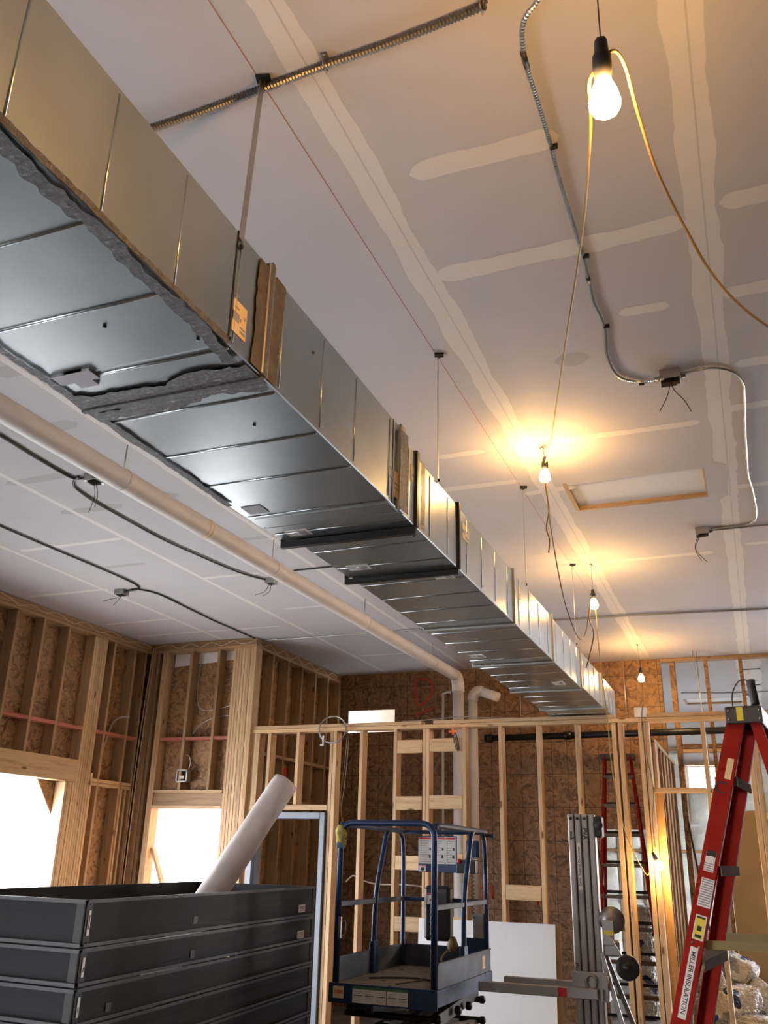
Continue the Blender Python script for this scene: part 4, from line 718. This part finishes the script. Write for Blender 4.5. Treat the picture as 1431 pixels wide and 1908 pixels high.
def on_placard(x0, x1, z0, z1, m, nm='label', e=.0005, par=None): mb = MB(); mb.box(x0, x1, yb - .0765 - e, yb - .076, z0, z1); return add(nm, mb, m, par or pla)
for x0, x1 in ((-2.695, -2.575), (-2.57, -2.465), (-2.46, -2.37)):
    o = on_placard(x0, x1, 1.765, 1.975, LABEL); on_placard(x0 + .003, x1 - .003, 1.957, 1.972, LABR, 'red_heading', .001, o)
    for i in range(10): on_placard(x0 + .008, x1 - .012 - .02 * (i % 3), 1.945 - i * .018 - .004, 1.945 - i * .018, GREYL, 'print_line', .001, o)
    on_placard(x1 - .025, x1 - .01, 1.87, 1.89, INK, 'pictogram', .0012, o); on_placard(x1 - .03, x1 - .012, 1.81, 1.835, INK, 'pictogram', .0012, o)
o = on_placard(-2.69, -2.63, 1.705, 1.755, LABEL); on_placard(-2.688, -2.632, 1.747, 1.753, LABR, 'red_heading', .001, o); on_placard(-2.675, -2.645, 1.712, 1.735, INK, 'pictogram', .001, o)
cb = MB(); cb.box(-2.33, -2.17, yb - .20, yb - .08, 1.70, 1.80, c=.006); cbo = add('control_box', cb, BLK, SL); mb = MB(); mb.box(-2.33, -2.17, yb - .2, yb - .08, 1.801, 1.808); add('control_face', mb, GREYL, cbo)
mb = MB(); mb.lathe((-2.30, yb - .20, 1.79), (0, -1, .3), [(.018, 0), (.018, .012), (.012, .02)], 12); add('stop_button', mb, LABR, cbo, 'red stop button'); mb = MB(); mb.tube([(-2.22, yb - .14, 1.80), (-2.225, yb - .15, 1.86), (-2.23, yb - .15, 1.93)], .014, 8, rf=lambda i: (.010, .016, .013)[i]); add('joystick', mb, BLUE, cbo)
mb = MB(); mb.box(-2.28, -2.17, yb - .07, yb - .06, 1.82, 1.95); add('control_plate', mb, BLUE, SL)
mb = MB(); P = []
for i in range(80): a = i * .9; P.append((-2.215 + .012 * math.cos(a), yb - .12 + .012 * math.sin(a), 1.70 - i * .0042))
mb.tube(P, .003, 5); add('coiled_cord', mb, BLK, SL)
mb = MB(); mb.box(-2.62, -2.40, yb - .16, yb - .04, 1.19, 1.60, c=.025); bx = add('manual_box', mb, BLK, SL, 'black storage box'); mb = MB(); mb.box(-2.59, -2.51, yb - .163, yb - .161, 1.46, 1.54); o = add('warning_label', mb, LABEL, bx)
mb = MB(); mb.prism([(-2.565, yb - .1635, 1.485), (-2.535, yb - .1635, 1.485), (-2.55, yb - .1635, 1.513)], (0, -.0005, 0)); add('warning_triangle', mb, INK, o); mb = MB(); mb.box(-2.59, -2.51, yb - .1642, yb - .1632, 1.528, 1.54); add('red_heading', mb, LABR, o)
mb = MB(); mb.box(-2.235, -2.15, yb - .06, yb - .02, 1.22, 1.40, c=.004); add('outlet_box', mb, GALVR, SL); mb = MB(); mb.box(-2.30, -2.14, yb - .05, yb - .03, 1.0, 1.22, c=.003); add('outlet_panel', mb, BLUE, SL)
mb = MB(); mb.lathe((-2.38, yb - .15, zf + .13), (0, .2, 1), [(.02, 0), (.04, .02), (.045, .05), (.03, .09), (.015, .11)], 12); mb.tube(smooth([(-2.40, yb - .2, zf + .14), (-2.44, yb - .25, zf + .08), (-2.36, yb - .3, zf + .03), (-2.30, yb - .2, zf + .05)], 4), .010, 6); add('hose_coupling', mb, BRASS, SL)
for i in range(26):
    mb = MB(); zc = 1.50 - i * .0185; c_ = Vector((xr - .045 - .003 * math.sin(i * .4), ya + .03, zc)); ax = Vector((1, 0, 0)) if i % 2 else Vector((0, 1, 0)); P = [c_ + ax * .006 * math.cos(q * math.pi / 4) + Vector((0, 0, .012 * math.sin(q * math.pi / 4))) for q in range(9)]
    mb.tube(P, .0022, 5, caps=False); add('chain_link', mb, GALVR, SL)
mb = MB(); mb.tube(smooth([(xl + .055, ya + .012, 1.38), (xl + .085, ya + .0, 1.38), (xl + .085, ya + .0, 1.30), (xl + .055, ya + .012, 1.29)], 3), .004, 6); mb.box(xl + .03, xl + .05, ya + .0, ya + .02, 1.27, 1.41, c=.002); add('latch_plate', mb, GALVR, SL)
sk = MB(); sk.box(xl + .02, xl + .10, ya - .0215, ya - .0205, zf - .085, zf - .012); s = add('number_sticker', sk, LABT, SL); text('number', '1088', .034, (xl + .06, ya - .0217, zf - .048), (1, 0, 0), (0, 0, 1), LABR, s, bold=.02)
for x0, x1, hd in ((-2.70, -2.455, LABG), (-2.45, -2.30, LABG)):
    sk = MB(); sk.box(x0, x1, ya - .0215, ya - .0205, zf - .105, zf - .005); s = add('capacity_label', sk, LABEL, SL); sk = MB(); sk.box(x0, x1, ya - .022, ya - .0216, zf - .022, zf - .005); add('green_heading', sk, hd, s)
    for i in range(6):
        for j in range(3 if x1 - x0 > .2 else 2):
            w2 = (x1 - x0) / (3 if x1 - x0 > .2 else 2); sk = MB(); sk.box(x0 + w2 * j + .01, x0 + w2 * (j + .9) - .01 * (i % 2), ya - .022, ya - .0216, zf - .036 - i * .011 - (.0045 if i == 2 else .002), zf - .036 - i * .011); add('print_line', sk, INK if i == 2 else GREYL, s)
sk = MB(); sk.box(xr + .0005, xr + .0015, 7.42, 7.50, zf + .03, zf + .12); add('side_label', sk, LABT, SL)
# folded arms, chassis and wheels
for lv, z in enumerate((.80, .66, .52)):
    for xx in (xl + .10, xl + .24, xr - .24, xr - .10):
        up = 1 if (lv + (xx > -2.5)) % 2 else -1; mb = MB(); mb.bar((xx, ya + .10, z - .045 * up), (xx, yb - .10, z + .045 * up), .055, .085, (1, 0, 0) if False else (0, 0, 1), c=.004); add('scissor_arm', mb, DUST if lv else BLK, SL)
        mb = MB(); e = .003; mb.box(xx - .0225, xx + .0225, ya + .092, ya + .0985, z - .045 * up - .033, z - .045 * up + .033); add('arm_opening', mb, BLK, SL)
    for y in (ya + .14, (ya + yb) / 2, yb - .14): mb = MB(); mb.cyl((xl + .05, y, z), (xr - .05, y, z), .022, 12); add('cross_pin', mb, BLSTEEL, SL)
    for y in (ya + .14, ya + .6, yb - .14, yb - .5):
        mb = MB(); mb.lathe((xr - .05, y, z), (1, 0, 0), [(.028, 0), (.028, .03), (.015, .04)], 10); add('pin_head', mb, BLSTEEL, SL)
mb = MB(); mb.box(xl + .05, xr - .05, ya + .02, yb - .02, .12, .44, c=.02); add('chassis', mb, BLUE, SL)
for x in (xl + .03, xr - .03):
    for y in (ya + .22, yb - .22):
        mb = MB(); mb.lathe((x - .04, y, .15), (1, 0, 0), [(.09, 0), (.145, .005), (.15, .015), (.15, .065), (.145, .075), (.09, .08)], 24); add('wheel', mb, BLK, SL)
# things lying on the lift
mb = MB(); mb.tube(smooth([(-2.72, 6.62, 1.0), (-2.6, 6.72, 1.0), (-2.45, 6.78, 1.0), (-2.2, 6.70, 1.0)], 6), .007, 6); o = add('loose_strap', mb, BLK, at=(-2.45, 6.7, .99)); tag(o, 'black strap lying across the lift deck', 'strap')
mb = MB(); mb.tube(smooth([(-2.45, 6.45, .997), (-2.40, 6.62, .997), (-2.36, 6.80, .997), (-2.42, 7.0, .997)], 6), .006, 6); o = add('thin_rod', mb, BRCORD, at=(-2.4, 6.6, .99)); tag(o, 'thin brown strip lying lengthwise on the lift deck', 'strip')
for i in range(14):
    x, y, s = random.uniform(xl + .06, xr - .06), random.uniform(ya + .03, yb - .2), random.uniform(.006, .018); mb = MB(); mb.obox((x, y, zf + s * .25), (math.cos(i), math.sin(i), 0), (-math.sin(i), math.cos(i), 0), (0, 0, 1), s * 1.6, s, s * .5, c=s * .1)
    o = add('debris_chip', mb, LABT if i % 4 == 0 else DUST, at=(x, y, zf)); tag(o, 'small chip of debris on the dusty lift deck', 'debris', 'chips scattered on the lift deck')
mb = MB(); vs = []; fs = []
for i in range(13):
    for j in range(9): a, t_ = i / 12 * 2 * math.pi, j / 8; r = .028 + .022 * noise.noise(Vector((a * 1.1, t_ * 4, 1))) + .012 * math.sin(t_ * 3); vs.append((xl + .02 + r * math.cos(a), ya + .02 + r * math.sin(a), 2.02 - t_ * .15 + .01 * noise.noise(Vector((a, t_ * 5, 7)))))
for i in range(12):
    for j in range(8): a = i * 9 + j; fs.append((a, a + 1, a + 10, a + 9))
mb.add(vs, fs, 0, True); o = add('rag', mb, RAGM, at=(xl + .02, ya, 2.0)); tag(o, 'dirty yellow rag tied on the front left corner of the lift rail', 'rag')
mb = MB(); mb.box(xl + .0, xl + .05, ya - .03, ya + .04, 1.86, 1.90, c=.01); add('blue_corner', mb, RAGB, o)
# ================================================================ gypsum sheets leaning on the partition
for i, (x0, x1, y, lb) in enumerate(((-3.31, -1.93, 9.33, 'front white sheet of the pair leaning on the partition beside the lift'), (-3.25, -1.885, 9.37, 'rear sheet of the leaning pair, only its edge showing at the right'))):
    mb = MB(); z1 = 1.245 if i == 0 else 1.24; mb.prism([(x0, y - .10, 0), (x0, y - .088, 0), (x0, y + .018, z1), (x0, y + .006, z1)], (x1 - x0, 0, 0)); o = add('drywall_sheet', mb, WDRY if i == 0 else KRAFT, at=((x0 + x1) / 2, y, 0)); tag(o, lb, 'drywall sheet', 'sheets leaning on the partition')
# ================================================================ mast lift
ML = thing('mast_lift', 'aluminum material lift with tall grooved mast and two forks', 'material lift', (-1.21, 7.0, 0))
for i in range(4):
    x0 = -1.315 + i * .0475; mb = MB(); mb.box(x0, x0 + .044, 6.97 + .012 * i, 7.09, .10, 2.135, c=.004); mb.box(x0 + .008, x0 + .036, 6.967 + .012 * i, 6.975 + .012 * i, .12, 2.12, c=.001); add('mast_section', mb, ALU, ML)
    if i < 3: mb = MB(); mb.lathe((x0 + .022, 6.967 + .012 * i, 2.105), (0, -1, 0), [(.011, 0), (.011, .004), (.005, .006)], 10); add('bolt', mb, BLSTEEL, ML)
mb = MB(); mb.box(-1.125, -1.075, 6.99, 7.11, 1.975, 2.125, c=.01); mb.lathe((-1.10, 6.985, 2.06), (0, 1, 0), [(.03, 0), (.035, .004), (.035, .02)], 16); add('pulley_housing', mb, BLK, ML)
mk = MB(); sk = MB(); sk.box(-1.259, -1.231, 6.975, 6.9785, 1.62, 1.935); s = add('name_label', sk, LABEL, ML); text('lettering', 'Genie  Superlift Contractor', .0235, (-1.245, 6.9745, 1.778), (0, 0, 1), (-1, 0, 0), INK, s, bold=.02)
text('painted_mark', '7', .075, (-1.293, 6.9665, 1.99), (-.94, 0, -.34), (.34, 0, -.94), INK, ML, bold=.03)
text('painted_mark', 'PVA', .045, (-1.198, 6.990, 2.0), (0, 0, -1), (1, 0, 0), INK, ML, bold=.03); text('painted_mark', 'PVA', .035, (-1.30, 6.9665, 1.12), (0, 0, -1), (1, 0, 0), INK, ML, bold=.02)
mb = MB(); mb.box(-1.258, -1.232, 6.9765, 6.9785, 1.51, 1.60); add('worn_label', mb, GREYL, ML)
mb = MB(); mb.box(-1.33, -1.09, 6.945, 6.965, .93, 1.10, c=.004); mb.box(-1.33, -1.315, 6.945, 7.10, .93, 1.10, c=.003); mb.box(-1.135, -1.085, 6.93, 7.12, .92, 1.08, c=.004); add('carriage', mb, GALVR, ML)
mb = MB(); mb.tube([(-1.20 + .035 * math.cos(a / 10 * 2 * math.pi), 6.93, 1.04 + .045 * math.sin(a / 10 * 2 * math.pi)) for a in range(11)], .010, 8, caps=False); add('ring_pin', mb, ALU, ML)
for i, (y, z, x0) in enumerate(((6.90, .97, -1.985), (7.28, .97, -1.90))):
    mb = MB(); mb.box(x0, -1.15 if not i else -1.13, y - .025, y + .025, z - .032, z + .032, c=.004); mb.box(x0 - .002, x0, y - .02, y + .02, z - .025, z + .025); f = add('fork', mb, BLSTEEL if False else GALVR, ML)
    if not i: mb = MB(); mb.box(-1.42, -1.36, y - .027, y - .025, z - .028, z + .028); add('red_patch', mb, LABR, f, 'red painted fork end')
mb = MB(); mb.box(-1.135, -1.12, 6.9, 7.3, .93, 1.0); add('fork_carrier', mb, GALVR, ML)
mb = MB(); mb.lathe((-1.055, 7.06, 1.43), (.2, -1, 0), [(.03, 0), (.082, .004), (.088, .01), (.088, .014), (.06, .018), (.055, .05), (.088, .054), (.088, .06), (.02, .064)], 28); add('winch_reel', mb, ALU, ML)
mb = MB(); mb.box(-1.11, -1.03, 6.97, 6.99, 1.27, 1.43, c=.004); mb.box(-1.11, -1.0, 6.98, 7.08, 1.20, 1.30, c=.01); w = add('winch_body', mb, GALVR, ML); mb = MB(); mb.box(-1.10, -1.035, 6.966, 6.969, 1.335, 1.365); add('yellow_label', mb, LABY, w)
mb = MB(); mb.bar((-1.06, 6.96, 1.33), (-.97, 6.95, 1.18), .012, .022, (0, 1, 0)); add('crank_arm', mb, ALU, ML)
mb = MB(); mb.lathe((-.955, 6.99, 1.14), (.15, -1, 0), [(.02, 0), (.074, .004), (.080, .012), (.080, .055), (.072, .066), (.05, .062), (.02, .07), (.012, .078)], 28); add('crank_wheel', mb, BLK, ML)
mb = MB(); mb.tube([(-1.14, 7.12, 2.05), (-1.09, 7.12, 1.45)], .004, 6); add('cable', mb, BLSTEEL, ML)
for a, b in (((-1.13, 7.0, 1.22), (-.80, 6.85, .06)), ((-1.12, 7.12, 1.2), (-.74, 7.4, .06))): mb = MB(); mb.bar(a, b, .03, .03, (0, 1, 0), c=.003); add('brace_leg', mb, ALU, ML)
mb = MB(); mb.box(-1.33, -.7, 6.85, 6.90, .04, .10, c=.004); mb.box(-1.33, -.7, 7.25, 7.30, .04, .10, c=.004); mb.box(-1.33, -1.08, 6.85, 7.30, .05, .12, c=.004); add('base', mb, GALVR, ML)
for x in (-1.28, -.76):
    for y in (6.83, 7.32): mb = MB(); mb.lathe((x, y - .015, .05), (0, 1, 0), [(.02, 0), (.048, .003), (.05, .01), (.05, .025), (.02, .03)], 16); add('caster_wheel', mb, BLK, ML)
# ================================================================ step ladders
def stepladder(label, org, yaw, H, wt, wb, sf, sr, nstep, railw=.076, labels=False, steps_col=STEP, sprz=None, rear_bars=True):
    """local x = width, -y = front, z = up"""
    t = thing('stepladder', label, 'ladder', (org[0], org[1], 0), 'red fiberglass stepladders'); c, s = math.cos(yaw), math.sin(yaw)
    def G(x, y, z): return Vector((org[0] + c * x - s * y, org[1] + s * x + c * y, z))
    ex, ey = Vector((c, s, 0)), Vector((-s, c, 0)); zt = H - .06
    def fx(z): return wt + (wb - wt) * (1 - z / zt)
    def fyf(z): return -.03 - (sf - .03) * (1 - z / zt)
    def fyr(z): return .03 + (sr - .03) * (1 - z / zt)
    def rail(sx, fy, nm, rw):
        p0, p1 = G(sx * fx(0), fy(0), 0.02), G(sx * fx(zt), fy(zt), zt); d = (p1 - p0).normalized(); out = (ex * sx); b = d.cross(out).normalized(); out = b.cross(d).normalized(); L = (p1 - p0).length; cc = (p0 + p1) / 2
        mb = MB(); mb.obox(cc, b, out, d, rw, .004, L, c=.001)
        for q in (-1, 1): mb.obox(cc + b * (rw / 2 - .002) * q - out * .013, b, out, d, .004, .028, L, c=.001)
        r = add(nm, mb, REDL, t); mb = MB(); mb.obox(p0 + d * .03, b, out, d, rw + .008, .034, .07, c=.004); add('foot', mb, BLK, r); return r, out, b, d
    R_ = {}
    for sx in (-1, 1): R_[sx] = rail(sx, fyf, 'front_rail', railw); rail(sx, fyr, 'rear_rail', railw * .62)
    for i in range(nstep):
        z = .30 * (i + 1); x = fx(z) - .006; mb = MB(); mb.obox(G(0, fyf(z), z), ex, ey, (0, 0, 1), 2 * x, .078, .004, c=.001)
        for q in (-1, 1): mb.obox(G(0, fyf(z) + .037 * q, z - .016), ex, ey, (0, 0, 1), 2 * x, .003, .032)
        add('step', mb, steps_col, t)
    for i in range(nstep if rear_bars else 0):
        z = .30 * (i + 1) + .02; x = fx(z) - .006; mb = MB(); mb.obox(G(0, fyr(z), z), ex, ey, (0, 0, 1), 2 * x, .018, .03, c=.002); add('rear_bar', mb, BLSTEEL, t)
    mb = MB(); mb.obox(G(0, 0, H - .03), ex, ey, (0, 0, 1), 2 * wt + .07, .12, .012, c=.004); mb.obox(G(0, -.058, H - .055), ex, ey, (0, 0, 1), 2 * wt + .07, .010, .06, c=.003); mb.obox(G(0, .058, H - .055), ex, ey, (0, 0, 1), 2 * wt + .07, .010, .06, c=.003)
    for q in (-1, 1): mb.obox(G(q * (wt + .03), 0, H - .055), ex, ey, (0, 0, 1), .010, .12, .06, c=.003)
    cap = add('top_cap', mb, GREYCAP, t)
    for q in (-1, 1):
        z = sprz or .6 * H; a, b, m_ = G(q * (fx(z) - .025), fyf(z) + .03, z), G(q * (fx(z) - .025), fyr(z) - .02, z + .02), G(q * (fx(z) - .025), 0, z + .005)
        mb = MB(); mb.bar(a, m_, .004, .028); mb.bar(m_, b, .004, .028); mb.cyl(m_ - ex * .006, m_ + ex * .006, .012, 8); add('spreader', mb, BRASS, t)
    return t, R_, G, fx, fyf, cap, zt
GREYCAP = plain('grey_cap_plastic', (0.05, 0.05, 0.052), 0.5)
# local x along +Y(depth), front (-y) toward -X : yaw = 90 deg -> ex=(0,1), ey=(-1,0) ; mirror so front faces left: yaw=-90 -> ex=(0,-1), ey=(1,0)
t, R_, G, fx, fyf, cap, zt = stepladder('near red stepladder at the right with black lettering on its rail', (.012, 3.735), -math.pi / 2 - .11, 2.37, .175, .40, .66, .52, 7, .060, True, sprz=1.55)
r, out, b, d = R_[1]   # near rail: sx=+1 -> y smaller
def onrail(z, half, m, nm, off=0.0, w=.8, par=None, e=.003):
    p = G(fx(z), fyf(z), z); mb = MB(); mb.obox(p + out * e + b * off * .06, b, out, d, .060 * w, .001, half * 2); return add(nm, mb, m, par or r)
o = onrail(1.815, .034, LABEL, 'danger_label', 0, .55); onrail(1.84, .010, INK, 'black_oval', 0, .53, o, .0038); onrail(1.824, .009, LABEL, 'pictogram', .05, .25, o, .0045)
for i in range(4): onrail(1.808 - i * .007, .0015, GREYL, 'print_line', 0, .5, o, .0038)
o = onrail(1.715, .047, LABEL, 'instruction_label', .08, .72)
for i in range(11): onrail(1.755 - i * .0078, .002, GREYL, 'print_line', .08, .62, o, .0038)
o = onrail(1.605, .040, LABEL, 'caution_label', .08, .62); onrail(1.605, .036, LABY, 'yellow_field', .08, .52, o, .0038); onrail(1.602, .008, INK, 'pictogram', .08, .25, o, .0045); onrail(1.636, .003, INK, 'heading', .08, .45, o, .0045); onrail(1.578, .005, INK, 'footer', .08, .35, o, .0045)
p = G(fx(1.435), fyf(1.435), 1.435); mb = MB(); mb.obox(p + out * .003, b, out, d, .026, .001, .225); lb = add('name_sticker', mb, LABEL, r, 'white sticker with black lettering')
bb_ = b if b.x > 0 else -b
text('lettering', 'MILLER INSULATION', .0215, p + out * .0037, -d, bb_, INK, lb, bold=.012)
p = G(fx(2.13), fyf(2.13), 2.13); mb = MB(); mb.obox(p + out * .003 + bb_ * .008, b, out, d, .022, .001, .075); o = add('tan_sticker', mb, LABT, r)
text('marker_letter', 'C', .06, G(fx(2.06), fyf(2.06), 2.06) + out * .004 + bb_ * -.01, bb_, d, INK, r)
for q, dz in ((-.010, 0), (.014, -.008)): mb = MB(); mb.lathe(G(fx(1.555 + dz), fyf(1.555 + dz), 1.555 + dz) + out * .002 + bb_ * q, out, [(.004, 0), (.004, .002), (.001, .003)], 8); add('rivet', mb, ALU, r)
mb = MB(); mb.obox(G(.2105 , -.012, 2.318), (1, 0, 0), (0, 1, 0), (0, 0, 1), .022, .002, .048); add('yellow_tape', mb, LABY, cap)
for q in (-.05, .055):
    for zz in (2.33, 2.30): mb = MB(); mb.lathe(G(.210, q, zz), (0, -1, 0), [(.005, 0), (.005, .003)], 8); add('rivet', mb, ALU, cap)
mb = MB(); mb.tube(smooth([(.035, 3.62, 2.36), (.03, 3.62, 2.42), (.028, 3.62, 2.455)], 4), .016, 10); mb.tube(smooth([(.028, 3.62, 2.45), (-.01, 3.62, 2.455), (-.04, 3.62, 2.41), (-.045, 3.62, 2.36)], 4), .0022, 6); o = add('cord_connector', mb, BLK, at=(.03, 3.62, 2.34)); tag(o, 'black cord connector standing on the near ladder top', 'connector')
stepladder('far red stepladder standing behind the partition with its steps facing the room', (-1.385, 10.45), .06, 2.96, .15, .36, .42, .42, 9, .07)
# ================================================================ kraft faced batt, bags, far things
kb = MB(); vs = []; fs = []
for i in range(7):
    for j in range(15): u_, v_ = i / 6, j / 14; vs.append((-.385 + .70 * u_, 12.0 + .016 * math.sin(u_ * 3.1) - .02 * noise.noise(Vector((u_ * 2, v_ * 4, 1))) - .045, .0 + (2.40 - .03 * math.cos(u_ * 7)) * v_))
for i in range(6):
    for j in range(14): a = i * 15 + j; fs.append((a, a + 1, a + 16, a + 15))
n0 = len(vs); vs += [(x, y + .03, z) for x, y, z in vs]; fs += [tuple(q + n0 for q in f) for f in fs]
kb.add(vs, fs, 0, True); o = add('insulation_batt', kb, KRAFT, at=(0, 12, 0)); tag(o, 'tall tan kraft paper faced batt standing in the stud opening at the right', 'insulation')
def bag(x, y, z, sx, sy, sz, rz, label, grp='plastic bags of insulation at the right', tilt=0):
    bm = bmesh.new(); bmesh.ops.create_icosphere(bm, subdivisions=5, radius=1); sd_ = random.uniform(0, 99); mb = MB(); c, s = math.cos(rz), math.sin(rz); vs = []
    for v in bm.verts:
        p = v.co; q = Vector([math.copysign(abs(k) ** .42, k) for k in p]); f = 1 + .08 * noise.noise(p * 2.2 + Vector((sd_, 0, 0))) + .16 * abs(noise.noise(p * 4.2 + Vector((0, sd_, 0)))) - .10 * abs(noise.noise(p * 9 + Vector((3, sd_, 0)))) + .03 * noise.noise(p * 22 + Vector((0, 0, sd_)))
        q = Vector((q.x * sx * f, q.y * sy * f, q.z * sz * f)); q = Vector((q.x * math.cos(tilt) - q.z * math.sin(tilt), q.y, q.x * math.sin(tilt) + q.z * math.cos(tilt)))
        vs.append(Vector((x + c * q.x - s * q.y, y + s * q.x + c * q.y, max(0.002, z + q.z))))
    mb.add(vs, [tuple(v.index for v in f.verts) for f in bm.faces], 0, True); bm.free(); o = add('insulation_bag', mb, BAG, at=(x, y, z)); return tag(o, label, 'bag', grp)
for i, (x, y, z, sx, sy, sz, rz, tl, lb) in enumerate([(-.62, 10.9, .92, .20, .16, .13, .3, .5, 'topmost pale bag on the heap, right under the ladder spreader'), (-.40, 11.1, .74, .21, .17, .13, -.3, -.4, 'upper right bag of the heap, crinkled clear plastic'), (-.68, 10.8, .66, .17, .16, .13, .1, .35, 'printed bag in the middle of the heap, left side'),
        (-.42, 10.7, .50, .22, .18, .13, .5, .1, 'bag in the centre of the heap with dark print'), (-.66, 10.7, .40, .18, .18, .14, 0, .2, 'lower left bag of the heap beside the ladder rail'), (-.18, 11.0, .50, .18, .2, .15, .2, -.6, 'right-hand sloping bag of the heap against the tan batt'), (-.30, 10.7, .27, .24, .2, .13, -.2, -.1, 'lower right bag of the heap'),
        (-.65, 10.8, .16, .2, .2, .15, .3, 0, 'bottom left bag of the heap on the floor'), (-.25, 10.9, .12, .22, .2, .11, 0, 0, 'bottom right bag of the heap on the floor')]):
    bag(x, y, z * 1.04 + (.04 if i < 7 else 0), sx * .92, sy * .9, sz * .95, rz, lb, tilt=tl)
for i, (x, z, lb) in enumerate([(-1.60, 1.16, 'uppermost blue printed bag seen through the back doorway'), (-1.58, .88, 'second blue printed bag from the top seen through the back doorway'), (-1.62, .60, 'third blue printed bag seen through the back doorway'), (-1.58, .34, 'fourth blue printed bag seen through the back doorway'), (-1.6, .12, 'lowest blue printed bag seen through the back doorway')]): bag(x, 13.1, z, .17, .2, .14, .1, lb, 'bags stacked beyond the back doorway')
bag(-.49, 12.7, 1.12, .09, .12, .17, .2, 'blue printed bag standing in the gap left of the tan batt', 'bag in the gap'); mb = MB(); mb.box(-.62, -.38, 12.55, 12.85, 0, .95, c=.01); o = add('cardboard_box', mb, KRAFT, at=(-.5, 12.7, 0)); tag(o, 'tan carton under the blue bag in the gap beside the batt', 'box')
mb = MB(); mb.bar((-.80, 11.9, 2.32), (-.55, 11.7, .0), .022, .022, (0, 1, 0)); o = add('leaning_pipe', mb, BLSTEEL, at=(-.7, 11.8, 0)); tag(o, 'thin black pipe leaning at the end of the dark cross wall', 'pipe')
cable('thin_rod', [(-.54, 11.65, 4.299), (-.50, 11.65, 3.6), (-.47, 11.65, 3.0)], .005, GALVR, 'thin rod hanging from the ceiling in front of the open studs', 'rod')
